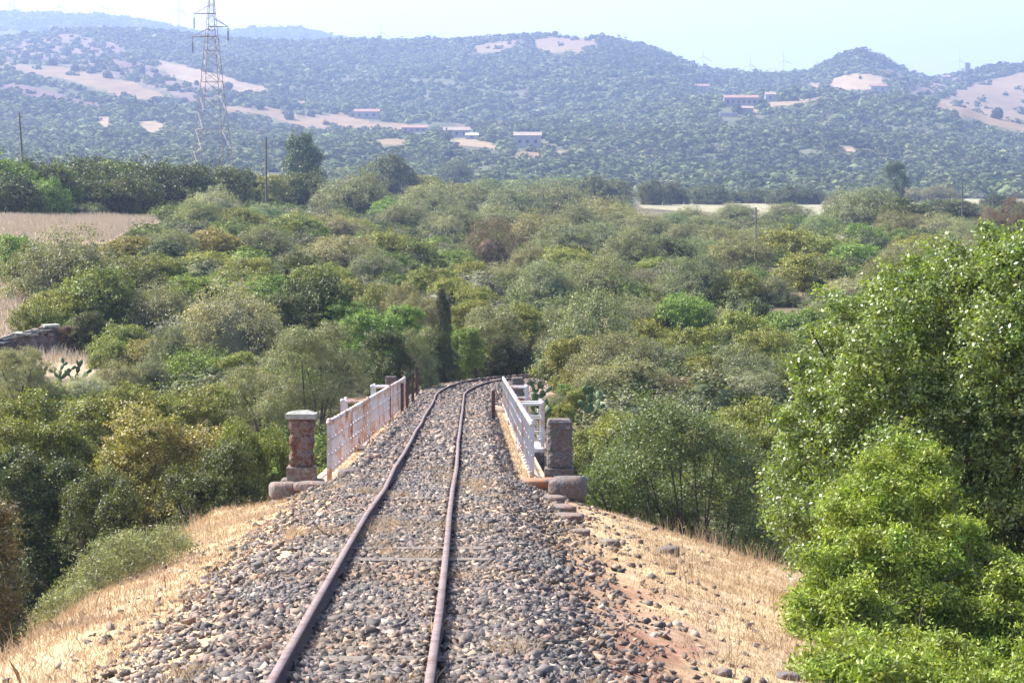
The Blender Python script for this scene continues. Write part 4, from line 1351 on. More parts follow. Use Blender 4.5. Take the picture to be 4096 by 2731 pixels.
# feathery shrub on the left slope
fe = []
for x_, y_, r_ in [(84, 590, 17), (100, 575, 18), (118, 558, 18), (136, 556, 18), (152, 565, 16), (168, 548, 15), (180, 552, 13), (98, 600, 16), (126, 585, 17), (150, 585, 15), (60, 610, 12), (45, 622, 12), (75, 605, 14)]:
    dd = 29 + rb.uniform(-.3, .3) + (x_ - 60) * 0.035
    fe.append((x_, y_, r_ * dd / F * 1.1, dd))
fb = P(115, 608, 31)
grown_tree('slope_shrub', 'low feathery grey green shrub growing out of the straw on the left slope', 'shrub', (fb.x, 31, gz(fb.x, 31) - .1), fe, (0.19, 0.20, 0.10), M_LEAF, 900, 24, .050, .012, .06, 9, core=0.5, trunks=3, spread=.25, outn=.2, tr=0.015)
le = []
for x_, y_, r_ in [(-8, 520, 16), (-6, 550, 18), (-2, 580, 18), (2, 610, 16), (-10, 640, 20), (-20, 560, 24), (-25, 600, 24)]:
    le.append((x_, y_, r_ * 26 / F * 1.1, 26 + rb.uniform(-.2, .2)))
lb2 = P(-12, 660, 26)
grown_tree('brown_bush', 'brownish green bush cut by the lower left edge of the picture', 'bush', (lb2.x, 26, gz(lb2.x, 26)), le, (0.115, 0.095, 0.045), M_LEAF, 500, 24, .045, .018, .06, 10, core=0.6, trunks=2, spread=.2, tr=0.02)

# far lone trees on the plain
for px, top, bot, w, dd, lab, tint in [(306, 128, 196, 52, 400, 'tall rounded blue green tree standing alone above the left hedge', (0.075, 0.11, 0.055)),
                                       (896, 158, 200, 30, 520, 'pale feathery tree standing alone beyond the right plain', (0.11, 0.15, 0.09))]:
    t_ = P(px, top, dd)
    g_ = gz(t_.x, dd)
    e = empty('lone_tree', (t_.x, dd, g_))
    h_ = t_.z - g_; rad = w / 2 * dd / F
    f = link('foliage', VAR['dense_t'][0 if px < 500 else 1], e); f.color = (*tint, 1); f.scale = (rad, rad, h_ / 2.1)
    m = MB(); m.tube([(0, 0, -.3), (0.1, 0, h_ * .5)], 0.3, 8, r2=.15)
    m.build('trunk', M_BARK, e)
    tag(e, lab, 'tree')

HOUSE_BOX = [(355, 380, 109, 119), (402, 428, 125, 132), (444, 470, 127, 137), (466, 478, 133, 139), (514, 541, 132, 148), (723, 757, 95, 107), (694, 708, 84, 91), (764, 774, 92, 101),
             (737, 752, 106, 112), (719, 736, 113, 117), (869, 885, 84, 93), (199, 210, 109.5, 113.5)]
# ---------------------------------------------------------------- understory scrub (stuff) between the shrubs
def scatter_bushes(name, label, n, dlo, dhi, pxr, size, cols, minsub, leafy, dens_pow=1.0, hfac=0.8, seed=50, keep=None, hmin=0.6):
    r = np.random.default_rng(seed)
    d = np.sqrt(dlo ** 2 + (dhi ** 2 - dlo ** 2) * r.uniform(0, 1, n) ** dens_pow)
    px = r.uniform(pxr[0], pxr[1], n)
    X = (px - 512) / F * d
    Z = ground(X, d)
    fid_ = field_id(X, d, Z)
    den = np.ones(n)
    for i, (pl_, k_) in enumerate(FIELDS):
        den[fid_ == i] = FDEN[k_]
    _, py_ = proj(X, d, Z)
    tall_px = 3.2 * F / d if d.mean() > 800 else 0
    for fr in (0.5, 1.0):
        for pl_, k_ in FIELDS:
            if k_ in ('tan', 'light', 'mix') and d.mean() > 800:
                m_ = in_poly(px, py_ - tall_px * fr, pl_)
                den[m_] = np.minimum(den[m_], max(FDEN[k_], 0.06))
    if d.mean() > 800:
        for a_, b_, t_, o_ in HOUSE_BOX:
            m_ = (px > a_ - 1.5) & (px < b_ + 1.5) & (py_ > t_) & (py_ < o_ + 7)
            den[m_] *= 0.06
    u_, _ = near_line(X, d)
    den[(np.abs(u_) < 4.2) & (d < 140)] = 0
    den[(px > 625) & (px < 835) & (d > 330) & (d < 720)] = 0
    den[(px < 105) & (d > 88) & (d < 112)] = 0
    if d.mean() < 330:
        for pl_, k_ in FIELDS:
            if k_ == 'field':
                for o_ in (6, 14): den[in_poly(px, py_ - o_, pl_)] = 0
    if keep is not None: den *= keep(X, d, px, Z)
    ok = r.uniform(0, 1, n) < den
    X, d, Z, px = X[ok], d[ok], Z[ok], px[ok]
    return X, d, Z, px


def scrub_leafy(name, label, n, dlo, dhi, pxr, smin, smax, cols, seed):
    X, Y, Z, px = scatter_bushes(name, label, n, dlo, dhi, pxr, None, None, 0, True, seed=seed)
    r = np.random.default_rng(seed + 1)
    n = len(X)
    s = r.uniform(smin, smax, n) * (1 + Y * 0.0012)
    ci = r.integers(0, len(cols), n)
    col = np.array(cols)[ci] * r.uniform(.75, 1.25, (n, 1))
    Vs = []; Fs = []; Cs = []; off = 0
    tmpl = []
    for i in range(6):
        rr_ = np.random.default_rng(900 + i)
        L = make_lobes(rr_, 'dome')
        V_, F_ = leaves_on(L, 130, 10, .095, .06, rr_, .08, spread=.12)
        cv_, cf_ = core_mesh(L[:7], .78)
        tmpl.append((V_, F_, cv_, cf_))
    ti = r.integers(0, 6, n)
    quads = []; tris = []
    for t in range(6):
        m = np.where(ti == t)[0]
        V_, F_, cv_, cf_ = tmpl[t]
        VV = np.concatenate([V_, cv_])
        a = r.uniform(0, 6.28, len(m)); c, sn = np.cos(a)[:, None], np.sin(a)[:, None]
        x = VV[None, :, 0] * c - VV[None, :, 1] * sn; y = VV[None, :, 0] * sn + VV[None, :, 1] * c
        z = np.broadcast_to(VV[None, :, 2], x.shape)
        sc = s[m][:, None]
        P_ = np.stack([x * sc + X[m][:, None], y * sc + Y[m][:, None], z * sc * .8 + Z[m][:, None] - .1 * sc], -1)
        Vs.append(P_.reshape(-1, 3))
        Cs.append(np.repeat(col[m], len(VV), 0))
        base = off + np.arange(len(m)) * len(VV)
        quads.append((F_[None] + base[:, None, None]).reshape(-1, 4))
        tris.append((cf_[None] + len(V_) + base[:, None, None]).reshape(-1, 3))
        off += len(m) * len(VV)
    me = mesh_np(name, np.concatenate(Vs), [np.concatenate(quads), np.concatenate(tris)], M_FAR)
    set_col(me, 'tint', np.concatenate(Cs))
    return tag(link(name, me), label, 'scrub', kind='stuff')


GC = [(0.125, 0.14, 0.065), (0.14, 0.165, 0.055), (0.09, 0.105, 0.045), (0.16, 0.16, 0.10), (0.12, 0.16, 0.04)]
scrub_leafy('scrub', 'low mixed green scrub filling the slope between the shrubs', 2300, 92, 330, (-330, 1350), 0.6, 1.5, GC, 60)
scrub_leafy('scrub', 'thin low scrub over the plain before the hills', 1200, 330, 900, (-250, 1280), 0.8, 1.6, GC, 62)
scrub_leafy('ravine_scrub', 'dense low scrub on the ravine floor beside the bridge', 480, 46, 92, (-500, 1500), 0.8, 1.5, GC, 64)


def scrub_blobs(name, label, n, dlo, dhi, pxr, smin, smax, cols, seed, sub=0, tall=0.9, keep=None, rel=0.0):
    X, Y, Z, px = scatter_bushes(name, label, n, dlo, dhi, pxr, None, None, 0, False, seed=seed, keep=keep)
    r = np.random.default_rng(seed + 1)
    n = len(X)
    s = (smin + (smax - smin) * r.beta(1.1, 3.4, n)) * 0.5
    cn = vnoise(X / 60, Y / 60, 77) * .5 + np.clip(.5 + 1.3 * fbm(X / 230, Y / 400, 78), 0, 1) * .6
    col = np.array(cols)[r.integers(0, len(cols), n)] * (0.55 + 0.75 * cn)[:, None] * r.uniform(.85, 1.2, (n, 1))
    ti = r.integers(0, 5, n); quads = []; tris = []; Vs = []; Cs = []; off = 0
    v0, f0 = ico(0)
    for t in range(5):
        rr_ = np.random.default_rng(700 + t)
        L = make_lobes(rr_, 'dome')[:9]
        if sub: V_, F_ = leaves_on(L, 17, 3, .42, .32, rr_, .09, spread=.10, outn=1.0, up=.5)
        else: V_, F_ = leaves_on(L, 8, 3, .60, .46, rr_, .10, spread=.10, outn=1.0, up=.5)
        VV = np.concatenate([V_, v0 * np.array([.78, .78, .72]) + np.array([0, 0, .15])])
        m = np.where(ti == t)[0]
        a = r.uniform(0, 6.28, len(m)); c, sn = np.cos(a)[:, None], np.sin(a)[:, None]
        x = VV[None, :, 0] * c - VV[None, :, 1] * sn; y = VV[None, :, 0] * sn + VV[None, :, 1] * c
        z = np.broadcast_to(VV[None, :, 2], x.shape)
        sc = s[m][:, None]; sx = sc * r.uniform(.8, 1.4, (len(m), 1)); sz = sc * tall * r.uniform(.7, 1.15, (len(m), 1))
        Vs.append(np.stack([x * sx + X[m][:, None], y * sc + Y[m][:, None], z * sz + Z[m][:, None]], -1).reshape(-1, 3))
        Cs.append(np.repeat(col[m], len(VV), 0))
        base = off + np.arange(len(m)) * len(VV)
        quads.append((F_[None] + base[:, None, None]).reshape(-1, 4))
        tris.append((f0[None] + len(V_) + base[:, None, None]).reshape(-1, 3))
        off += len(m) * len(VV)
    me = mesh_np(name, np.concatenate(Vs), [np.concatenate(quads), np.concatenate(tris)], M_FAR)
    set_col(me, 'tint', np.concatenate(Cs))
    return tag(link(name, me), label, 'woodland', kind='stuff')


def GAPS(X, d, px, Z):
    g = fbm(X / 45, d / 90, 91, 3)
    return np.clip(1.05 + g * 2.6, .18, 1)


HC = [(0.09, 0.115, 0.045), (0.125, 0.15, 0.06), (0.06, 0.08, 0.035), (0.15, 0.165, 0.075), (0.10, 0.125, 0.05)]
scrub_blobs('hill_woodland', 'wooded scrub covering the lower slopes of the hills', 13000, 880, 1700, (-40, 1064), 3.5, 13, HC, 70, sub=1, keep=GAPS)
scrub_blobs('hill_woodland', 'hazy wooded scrub covering the upper slopes of the hills', 27000, 1650, 2950, (-40, 1064), 4.5, 16, HC, 72, sub=0, keep=GAPS)
scrub_blobs('ridge_woodland', 'blue hazed scrub on the farthest left ridge', 2500, 4300, 5350, (-40, 420), 12, 26, HC, 74, sub=0)

# ---------------------------------------------------------------- individually visible hillside trees
HT = [(57, 33, 9), (89, 33, 7), (174, 34, 8), (27, 26, 9), (83, 49, 6), (97, 47, 6), (69, 56, 9), (27, 57, 8), (38, 62, 9), (55, 66, 9), (77, 71, 9), (94, 74, 9), (109, 78, 10), (56, 87, 8), (74, 87, 6), (126, 101, 12), (156, 107, 14), (186, 103, 7),
      (106, 59, 8), (143, 74, 8), (138, 82, 8), (158, 80, 9), (178, 90, 9), (229, 90, 11), (198, 85, 6), (231, 104, 12), (248, 100, 11), (261, 109, 11), (286, 108, 12), (290, 120, 12), (312, 117, 9), (329, 113, 9), (73, 114, 9), (37, 129, 7), (67, 122, 10),
      (28, 116, 12), (55, 111, 11), (10, 105, 10), (525, 34, 7), (555, 34, 8), (591, 35, 6), (502, 113, 8), (530, 111, 9), (542, 116, 8), (560, 113, 12), (513, 84, 8), (534, 78, 8), (543, 105, 8), (995, 119, 14), (1022, 114, 8), (761, 108, 11), (736, 114, 12), (812, 95, 11),
      (878, 127, 8), (832, 143, 13), (748, 150, 9), (926, 95, 7), (908, 76, 5), (859, 79, 4), (1018, 186, 14), (805, 136, 10), (695, 100, 8), (940, 150, 9)]
VAR['hilltree'] = []
for i in range(3):
    r_ = np.random.default_rng(300 + i)
    L_h = make_lobes(r_, 'dome')
    V_h, F_h = leaves_on(L_h, 130, 9, .15, .11, r_, .07, spread=.08)
    cv_h, cf_h = core_mesh(L_h, .82)
    m_h = mesh_np('tree_crown', np.concatenate([V_h, cv_h]), [F_h, cf_h + len(V_h)], M_LEAF)
    VAR['hilltree'].append(m_h)
hg = {}
for t in HT:
    px, yb, w = t
    rgn = 'on the far left hillside' if px < 345 else ('on the middle hillside' if px < 640 else 'on the far right hillside')
    hb_ = 'upper' if yb < 60 else ('middle' if yb < 95 else 'lower')
    hg.setdefault((rgn, hb_), []).append(t)
n_ = 0
ORD2 = ['first', 'second', 'third', 'fourth', 'fifth', 'sixth', 'seventh', 'eighth', 'ninth', 'tenth', 'eleventh', 'twelfth', 'thirteenth', 'fourteenth', 'fifteenth', 'sixteenth', 'seventeenth', 'eighteenth', 'nineteenth', 'twentieth', 'last']
for (rgn, hb_), lst in sorted(hg.items()):
    lst.sort()
    for i, (px, yb, w) in enumerate(lst):
        dd = solve_d(px, yb, 950)
        x_ = (px - 512) / F * dd
        rad = w / 2 * dd / F
        o = link('hillside_tree', VAR['hilltree'][n_ % 3]); n_ += 1
        o.location = (x_, dd, float(terr(np.array([x_]), np.array([dd]))[0]) + rad * .1)
        o.scale = (rad, rad, rad * 1.25); o.rotation_euler = (0, 0, n_ * 1.3)
        o.color = (0.045, 0.06, 0.03, 1)
        big_ = 'broad' if w >= 10 else 'small'
        tag(o, '%s dark tree %s, %s band, %s from left' % (big_, rgn, hb_, ORD2[min(i, 20)]), 'tree', 'dark trees standing out on the hillsides')


# ---------------------------------------------------------------- houses
def house(name, px0, px1, ytop, ybot, label, wall, roof, storeys=1, wins=0, rz=0.0, depth=7.0, flat=False, dd=None):
    pxm = (px0 + px1) / 2
    d = dd or solve_d(pxm, ybot, 950)
    x = (pxm - 512) / F * d
    g = float(terr(np.array([x]), np.array([d]))[0])
    W = (px1 - px0) * d / F
    Ht = zy(ytop, d) - g
    e = empty(name, (x, d, g), rz)
    rh = 0 if flat else min(1.8, Ht * .38)
    hw = Ht - rh
    m = MB(); m.box((0, 0, hw / 2 - 1.0), (W, depth, hw + 2.0)); m.build('wall', wall, e)
    m = MB()
    if flat:
        m.box((0, 0, hw + .16), (W + .6, depth + .6, .3))
    else:
        a, b = W / 2 + .4, depth / 2 + .5
        vs = [(-a, -b, hw - .1), (a, -b, hw - .1), (a, b, hw - .1), (-a, b, hw - .1), (-a, 0, hw + rh), (a, 0, hw + rh)]
        vs += [(p[0], p[1], p[2] + .18) for p in vs]
        m.add(vs, [(0, 1, 5, 4), (2, 3, 4, 5), (6, 7, 11, 10)[::-1], (8, 9, 10, 11)[::-1], (0, 4, 10, 6), (3, 9, 10, 4), (1, 7, 11, 5), (2, 5, 11, 8), (0, 6, 7, 1), (2, 8, 9, 3)])
    m.build('roof', roof, e)
    for k in range(wins):
        m = MB()
        wx = -W / 2 + W * (k + .7) / (wins + .4)
        m.box((wx, -depth / 2 - .02, hw * .52), (min(1.4, W / (wins * 2)), .12, min(1.7, hw * .42)))
        m.build('window', M_DARK, e)
    tag(e, label, 'house', 'farm buildings on the hills')
    return e


house('farmhouse', 355, 380, 109, 119, 'red roofed farmhouse left of the middle, highest of the cluster', M_WALLP, M_ROOF, wins=3)
house('farmhouse', 402, 428, 125, 132, 'long low pink roofed farm building between two others', M_WALLP, M_ROOF, wins=4)
house('farmhouse', 444, 470, 127, 137, 'pale roofed whitewashed farmhouse right of the long low building', M_WALLW, M_ROOFP, wins=3)
house('farm_shed', 466, 478, 133, 139, 'bluish white shed attached right of the pale roofed farmhouse', M_WALLW, M_ROOFW, wins=1)
house('white_house', 514, 541, 132, 148, 'largest white house with two levels of pale tiled roof', M_WALLW, M_ROOFP, wins=3, depth=9)
house('farmhouse', 723, 757, 95, 107, 'long farm building with a row of dark windows on the right hill', M_WALLP, M_ROOF, wins=6)
house('farmhouse', 694, 708, 84, 91, 'small brown roofed house left above the long farm building', M_WALLP, M_ROOF, wins=1)
house('farmhouse', 764, 774, 92, 101, 'small pale house right of the long farm building', M_WALLW, M_ROOFP, wins=1)
house('farm_shed', 737, 752, 106, 112, 'low shed with pale roof just below the long farm building', M_WALLP, M_ROOFP)
house('farm_shed', 719, 736, 113, 117, 'white sheet roofed shelter lowest on the right farm', M_WALLP, M_ROOFW, flat=True)
house('farmhouse', 869, 885, 84, 93, 'bluish house under the wooded cone hill', M_WALLW, M_ROOF, wins=2)
house('stone_tower', 963, 968, 63, 72, 'small square tower on the right skyline', M_WALLP, M_ROOFP, flat=True, depth=4)
house('farmhouse', 940, 948, 75, 81, 'small pale house on the ridge at right', M_WALLP, M_ROOFP)
house('farm_shed', 199, 210, 109.5, 113.5, 'bright white roofed shed seen through the legs of the pylon', M_WALLW, M_ROOFW, flat=True)
house('farm_shed', 300, 305, 101, 106, 'tiny red roofed shed among trees on the left hillside', M_WALLP, M_ROOF)
house('farm_shed', 413, 417, 117, 121, 'tiny pale hut above the long low farm building', M_WALLW, M_ROOFP)


# ---------------------------------------------------------------- pylon
def pylon():
    d = 420.0
    s = d / F
    base = P(212.5, 183, d)
    g = gz(base.x, d)
    e = empty('electricity_pylon', (base.x, d, g))
    tag(e, 'tall steel lattice electricity pylon standing behind the left hedge', 'pylon')
    ztop = zy(-42, d) - g

    def half(z):
        y = 200 - (z + g) / s        # approx picture row
        return np.interp(y, [-42, 0, 27, 158, 200], [0.15, 0.42, 0.55, 2.65, 3.3])
    rz = math.radians(22)

    def c4(z):
        h = float(half(z))
        out = []
        for a in (0, 1, 2, 3):
            x = h * (1, 1, -1, -1)[a]; y = h * (1, -1, -1, 1)[a]
            out.append(Vector((x * math.cos(rz) - y * math.sin(rz), x * math.sin(rz) + y * math.cos(rz), z)))
        return out
    levels = [0]
    z = 0
    while z < ztop - 0.8:
        z += max(0.9, float(half(z)) * 1.35); levels.append(min(z, ztop))
    for a in range(4):
        m = MB(); m.tube([c4(z)[a] for z in (0, ztop * .45, ztop * .8, ztop)], 0.055, 4, r2=0.045); m.build('leg', M_STEELRUST, e)
    m = MB()
    for i in range(len(levels) - 1):
        A_, B_2 = c4(levels[i]), c4(levels[i + 1])
        for a in range(4):
            b = (a + 1) % 4
            m.tube([A_[a], B_2[b]], 0.032, 4)
            if i % 2 == 0: m.tube([A_[b], B_2[a]], 0.032, 4)
            if i % 3 == 2: m.tube([B_2[a], B_2[b]], 0.04, 4)
    m.build('bracing', M_STEEL, e)
    for px, py, ins in ((194, 13.5, (18, 28)), (228, 26.5, (30.5, 40)), (192.5, 36.5, (42, 51))):
        t = P(px, py, d) - Vector((base.x, d, g))
        m = MB()
        r_ = c4(t.z); r2_ = c4(t.z + 1.3)
        side = sorted(r_, key=lambda q: (q - t).length)[:2]
        side2 = sorted(r2_, key=lambda q: (q - t).length)[:2]
        for q in side: m.tube([q, t], 0.06, 4)
        for q in side2: m.tube([q, t], 0.045, 4)
        far_ = sorted(r_, key=lambda q: (q - t).length)[2:]
        for q in far_:
            m.tube([q, side[0]], 0.05, 4)
        m.build('crossarm', M_STEELRUST, e)
        m = MB()
        z0 = zy(ins[0], d) - g; z1 = zy(ins[1], d) - g
        m.tube([(t.x, t.y, t.z), (t.x, t.y, z1 - .3)], 0.035, 5)
        for k in range(8):
            zz_ = z0 + (z1 - z0) * (k + .5) / 8
            m.tube([(t.x, t.y, zz_ + .05), (t.x, t.y, zz_ - .05)], [.12, .22], 8)
        m.build('insulator', M_INSUL, e)
    return e


pylon()


def pole(px0, y0, px1, d, label, r0=0.13):
    t = P(px0, y0, d); b = P(px1, 215, d); g = gz(b.x, d)
    m = MB(); L_ = Vector((t.x - b.x, 0, t.z - g))
    m.tube([(0, 0, -.5), L_ * .5, L_], r0, 8, r2=r0 * .7)
    m.tube([L_ + Vector((-.02, 0, -.4)), L_ + Vector((.3, 0, -.25))], 0.03, 5)
    o = m.build('utility_pole', M_POLE); o.location = (b.x, d, g)
    tag(o, label, 'pole', 'wooden poles in the scrub')


pole(19.3, 113, 26, 240, 'tilted wooden pole at far left above the hedge', .11)
pole(266, 137, 266.5, 250, 'upright wooden pole between the pylon and the lone tree', .12)
pole(962.4, 181.5, 962, 300, 'tall thin dark pole on the right plain', .09)
pole(756, 207, 756, 215, 'short dark post in the scrub at centre right', .08)
pole(993, 190, 993, 300, 'thin dark pole beside the brown shrub at far right', .07)


def turbine(px, py, rot, label, d=5700.0):
    hub = P(px, py, d)
    Ht = 55.0
    e = empty('wind_turbine', (hub.x, hub.y, hub.z - Ht))
    m = MB(); m.tube([(0, 0, -50), (0, 0, Ht - 1)], 1.7, 8, r2=1.1); m.build('tower', M_TURB, e)
    m = MB(); m.box((0, 1.0, Ht), (2.7, 6, 2.7)); m.build('nacelle', M_TURB, e)
    for k in range(3):
        a = rot + k * 2 * math.pi / 3
        m = MB()
        c, s_ = math.sin(a), math.cos(a)
        m.tube([(0, -2.7, Ht), (c * 8, -2.7, Ht + s_ * 8), (c * 27, -2.7, Ht + s_ * 27)], [1.0, 1.25, .35], 6)
        m.build('blade', M_TURB, e)
    tag(e, label, 'wind turbine', 'wind turbines on the skyline')


for px, py, rt, lb in [(9, 4, 0.1, 'leftmost faint wind turbine on the left skyline'), (14.5, -2, .3, 'wind turbine just right of the leftmost one'), (59, 6, 0.05, 'wind turbine above the left ridge, third from left'),
                       (108, 9, 0.9, 'wind turbine with blades in a Y above the left ridge'), (179, 10, 0.02, 'wind turbine just left of the pylon'), (381.5, 32, 0.02, 'wind turbine above the middle ridge with one blade upright'),
                       (435, 36, 1.0, 'half hidden wind turbine right of it on the middle ridge'), (703, 56, 0.05, 'wind turbine at the foot of the main hill, left of the saddle'), (750, 64, 0.0, 'middle wind turbine over the right saddle'),
                       (783.4, 60, -.1, 'wind turbine over the saddle nearest the cone hill'), (959, 60, 0.0, 'faint wind turbine beside the small tower on the right skyline')]:
    turbine(px, py, rt, lb)

# ---------------------------------------------------------------- ruined dry stone wall
dw = solve_d(25, 357)
wall = empty('ruined_wall', (P(25, 357, dw).x, dw, gz(P(25, 357, dw).x, dw)))
tag(wall, 'ruined dry stone wall with flat slabs on top at the left edge', 'wall')
m = MB(); mc = MB()
r_ = random.Random(4)
for i in range(26):
    t = i / 25
    px = -8 + 62 * t
    toprow = 341 - 16 * t + (2 if i % 3 else 0)
    c = P(px, 365, dw + 0.8 * t)
    g = gz(c.x, c.y) - .3
    zt_ = zy(toprow, c.y)
    z = g
    while z < zt_ - .1:
        h = r_.uniform(.12, .24)
        m.box((c.x - wall.location.x + r_.uniform(-.05, .05), c.y - dw + r_.uniform(-.1, .1), z + h / 2 - wall.location.z), (r_.uniform(.16, .34), .7, h), rz=r_.uniform(-.2, .2), jit=.03)
        z += h * .93
    if i % 2 == 0:
        mc.box((c.x - wall.location.x, c.y - dw - .15, zt_ + r_.uniform(-.05, .06) - wall.location.z), (r_.uniform(.4, .75), r_.uniform(.5, .9), .07), rz=r_.uniform(-.4, .4), jit=.03, rot=Matrix.Rotation(r_.uniform(-.35, .1), 3, 'Y'))
m.build('masonry', M_STONE, wall); mc.build('slabs', M_CAP, wall)


# ---------------------------------------------------------------- prickly pears
def cactus(px, ybot, hpx, d, label, seed, dry=0):
    r = random.Random(seed)
    b = P(px, ybot, d)
    g = gz(b.x, d)
    e = empty('prickly_pear', (b.x, d, g))
    H = max(zy(ybot - hpx, d) - g, .5)
    pads = []
    padL = min(.30, H * .36)
    m = MB()
    m.tube([(0, 0, -.2), (0, 0, H * .4)], 0.08, 8, r2=.05)
    m.build('stem', M_PAD, e)
    q = [(Vector((0, 0, max(H - 2.2 * padL, .02))), Vector((r.uniform(-.3, .3), 0, 1)).normalized(), 0), (Vector((.05, .02, max(H - 2.4 * padL, .0))), Vector((.9, 0, 1)).normalized(), 0), (Vector((-.05, 0, max(H - 2.3 * padL, 0))), Vector((-.8, .2, 1)).normalized(), 0)]
    while q and len(pads) < 14:
        p, dr, lv = q.pop(0)
        L_ = padL * r.uniform(.75, 1.1)
        pads.append((p, dr, L_))
        if lv < 2:
            for _ in range(2):
                nd = (dr + Vector((r.uniform(-.8, .8), r.uniform(-.5, .5), r.uniform(-.1, .5)))).normalized()
                q.append((p + dr * L_ * .93, nd, lv + 1))
    v, f = ico(1)
    for i, (p, dr, L_) in enumerate(pads):
        side = dr.cross(Vector((r.uniform(-.6, .6), 1, 0))).normalized(); th = dr.cross(side)
        vs = []
        for a in v:
            k = 0.78 + .22 * a[2]
            vs.append(p + dr * (L_ * .5 + a[2] * L_ * .5) + side * a[0] * L_ * .34 * k + th * a[1] * L_ * .07)
        mm_2 = MB(); mm_2.add(vs, [tuple(x) for x in f])
        mm_2.build('pad', M_PADDRY if i < dry else M_PAD, e, smooth=True)
    tag(e, label, 'cactus', 'prickly pears near the railway')


cactus(592, 416, 26, 76, 'dark green prickly pear right of the bridge above the yellow bush', 1)
cactus(533, 396, 13, 92, 'low prickly pear with pale pads behind the right railing', 2, 3)
cactus(540, 410, 14, 84, 'prickly pear beside the outer post of the right refuge', 3, 1)
cactus(410, 392, 18, 97, 'prickly pear behind the far end of the left railing', 4)
cactus(60, 380, 20, 97, 'prickly pear on the straw patch right of the ruined wall', 5)
cactus(76, 383, 20, 95, 'prickly pear with dark round pads at the right end of the straw patch', 6)
cactus(36, 385, 24, 96, 'prickly pear below the ruined wall, nearest the left edge', 7)
cactus(543, 378, 26, 113, 'tall prickly pear against the trees where the track disappears', 8, 2)


# ---------------------------------------------------------------- grasses (stuff)
M_STRAW, N_, L_, B_ = new_mat('straw')
ge_ = N_.new('ShaderNodeNewGeometry'); cr_ = N_.new('ShaderNodeValToRGB')
e_ = cr_.color_ramp.elements
e_[0].color = (0.30, 0.19, 0.10, 1); e_[1].color = (0.66, 0.51, 0.33, 1)
q_ = e_.new(.5); q_.color = (0.50, 0.36, 0.21, 1)
L_.new(ge_.outputs['Random Per Island'], cr_.inputs['Fac'])
L_.new(cr_.outputs['Color'], B_.inputs['Base Color'])
B_.inputs['Roughness'].default_value = 0.6
tr_ = N_.new('ShaderNodeBsdfTranslucent'); L_.new(cr_.outputs['Color'], tr_.inputs['Color'])
ms_ = N_.new('ShaderNodeMixShader'); ms_.inputs['Fac'].default_value = .35
L_.new(B_.outputs['BSDF'], ms_.inputs[1]); L_.new(tr_.outputs['BSDF'], ms_.inputs[2]); L_.new(ms_.outputs['Shader'], N_['Material Output'].inputs['Surface'])


M_PALESTRAW = noise_mat('pale_dry_grass', [(0.50, 0.40, 0.26), (0.68, 0.58, 0.42)], 3, 0.7)


def blades(name, label, X, Y, Z, h, w, lean, seed, cat='grass', mat=None):
    r = np.random.default_rng(seed)
    n = len(X)
    a = r.uniform(0, 6.28, n); b = r.uniform(0, 6.28, n)
    hh = h * r.uniform(.5, 1.3, n)
    p = np.stack([X, Y, Z - .01], -1)
    side = np.stack([np.cos(a), np.sin(a) * .3, a * 0], -1) * (w * r.uniform(.6, 1.2, n))[:, None] * .5
    ln = np.stack([np.cos(b), np.sin(b), b * 0], -1) * (hh * lean * r.uniform(.2, 1.2, n))[:, None]
    mid = p + ln * .35 + np.stack([a * 0, a * 0, hh * .6], -1)
    tip = p + ln + np.stack([a * 0, a * 0, hh], -1)
    V = np.stack([p - side, p + side, mid + side * .7, tip, mid - side * .7], 1).reshape(-1, 3)
    F_ = np.arange(n * 5).reshape(-1, 5)
    me = mesh_np(name, V, F_, mat or M_STRAW)
    return tag(link(name, me), label, cat, kind='stuff')


def near_grass(name, label, n, side, seed, ulo, uhi, h, w, lean, ylo=14.5, yhi=44):
    r = np.random.default_rng(seed)
    Y = ylo + (yhi - ylo) * r.uniform(0, 1, n) ** 1.2
    u = side * (ulo + (uhi - ulo) * r.uniform(0, 1, n) ** .9)
    X = line_pos(Y, u)
    cl = fbm(X / .5, Y / 1.0, 81)
    red = (u > 1.5) & (u < 2.7) & (Y < 30)
    thin = np.clip((np.abs(u) - 1.5) / .6, .05, 1)
    ok = (r.uniform(-.35, .3, n) < cl) & (r.uniform(0, 1, n) < thin) & (~red | (r.uniform(0, 1, n) < .2))
    X, Y = X[ok], Y[ok]
    Z = ground(X, Y)
    hv = h * np.interp(np.abs(u[ok]), [ulo, (ulo + uhi) / 2, uhi], [.35, .8, 1.35])
    blades(name, label, X, Y, Z, hv, w, lean, seed)


near_grass('dry_grass', 'dry straw grass on the left embankment slope', 90000, -1, 90, 1.5, 5.0, .10, .011, 1.1)
near_grass('dry_grass', 'dry straw grass on the right embankment slope', 130000, 1, 91, 1.7, 8.5, .10, .011, 1.1)
r_ = np.random.default_rng(93)
ys_ = r_.uniform(16, 45, 14000); us_ = np.where(r_.uniform(0, 1, 14000) < .35, -r_.uniform(2.2, 5.0, 14000), r_.uniform(3.0, 9.0, 14000))
ks_ = fbm(line_pos(ys_, us_) / .8, ys_ / 1.6, 84) > .02
ys_ = ys_[ks_]; us_ = us_[ks_]; xs_ = line_pos(ys_, us_)
blades('tall_grass', 'taller wispy dry stalks standing along the edges of both slopes', xs_, ys_, ground(xs_, ys_), .30, .007, .5, 97)
yy_ = r_.uniform(44, 90, 9000); ss_ = r_.choice([-1, 1], 9000); uu_ = ss_ * r_.uniform(1.45, 1.85, 9000)
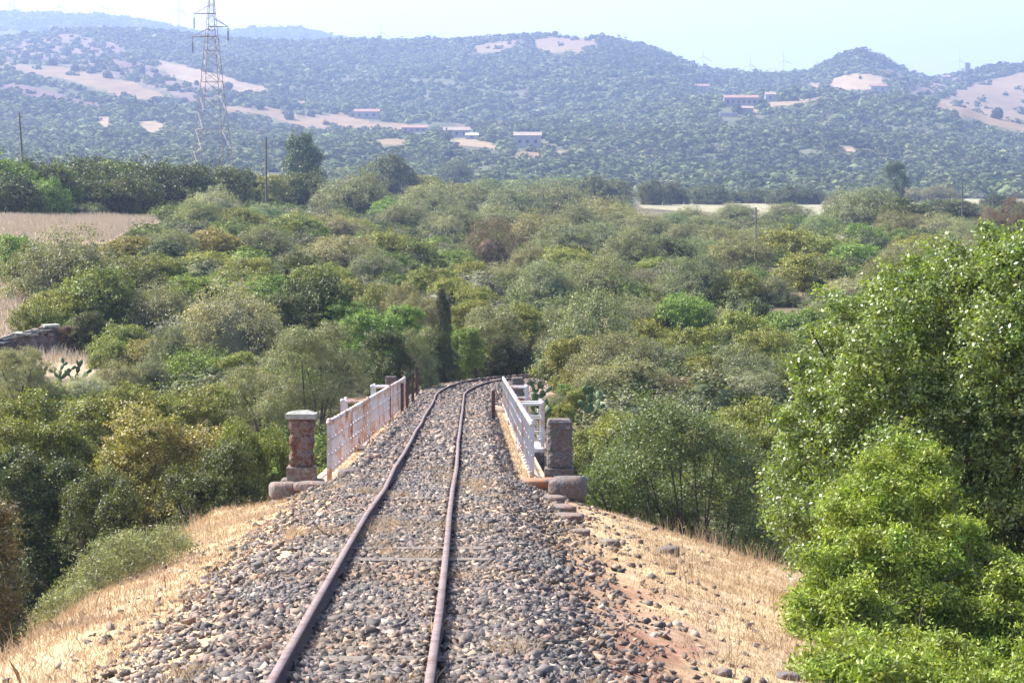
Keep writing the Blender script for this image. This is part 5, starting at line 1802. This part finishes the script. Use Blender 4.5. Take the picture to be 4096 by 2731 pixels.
xx_ = line_pos(yy_, uu_); zz_ = np.interp(yy_, YK, ZK) - .47
blades('dry_grass', 'dry grass along the foot of the railings on the bridge', xx_, yy_, zz_, .09, .014, .9, 94)
n_ = 110000
px_ = r_.uniform(-250, 170, n_); dd_ = r_.uniform(105, 226, n_)
X_ = (px_ - 512) / F * dd_; Z_ = ground(X_, dd_)
fi_ = field_id(X_, dd_, Z_)
ok_ = np.isin(fi_, [i for i, f in enumerate(FIELDS) if f[1] == 'field'])
blades('field_grass', 'tall pale dry grass of the left field', X_[ok_], dd_[ok_], Z_[ok_], .42, .035, .5, 95, mat=M_PALESTRAW)
yy_ = 15 + 28 * r_.uniform(0, 1, 60000) ** 1.2; uu_ = r_.uniform(-1.5, 1.7, 60000)
k_ = fbm(line_pos(yy_, uu_) / .55, yy_ / 1.1, 88) > .17
yy_ = yy_[k_]; uu_ = uu_[k_]; xx_ = line_pos(yy_, uu_)
blades('dry_grass', 'small tufts of dry grass lying between the ballast stones', xx_, yy_, ground(xx_, yy_), .11, .009, 1.6, 96)

# ---------------------------------------------------------------- haze
M_HAZE = bpy.data.materials.new('haze'); M_HAZE.use_nodes = True
nt = M_HAZE.node_tree
for n_ in list(nt.nodes):
    if n_.type == 'BSDF_PRINCIPLED': nt.nodes.remove(n_)
pv = nt.nodes.new('ShaderNodeVolumePrincipled')
pv.inputs['Color'].default_value = (*HAZE_COLOR, 1)
pv.inputs['Density'].default_value = HAZE_DENSITY
pv.inputs['Anisotropy'].default_value = 0.3
nt.links.new(pv.outputs['Volume'], nt.nodes['Material Output'].inputs['Volume'])
zmin = float(V[:, 2].min()) - 1.0
zmax = max(max((o.matrix_basis.translation.z for o in COL.objects if o.name.startswith('wind_turbine')), default=0) + 84.0, float(V[:, 2].max()) + 25)
m = MB(); m.box((0, 0, (zmin + zmax) / 2), (15200, 15200, zmax - zmin))
hz = m.build('haze', M_HAZE)
tag(hz, 'blue summer haze in the air over the valley and hills', 'haze', kind='stuff')
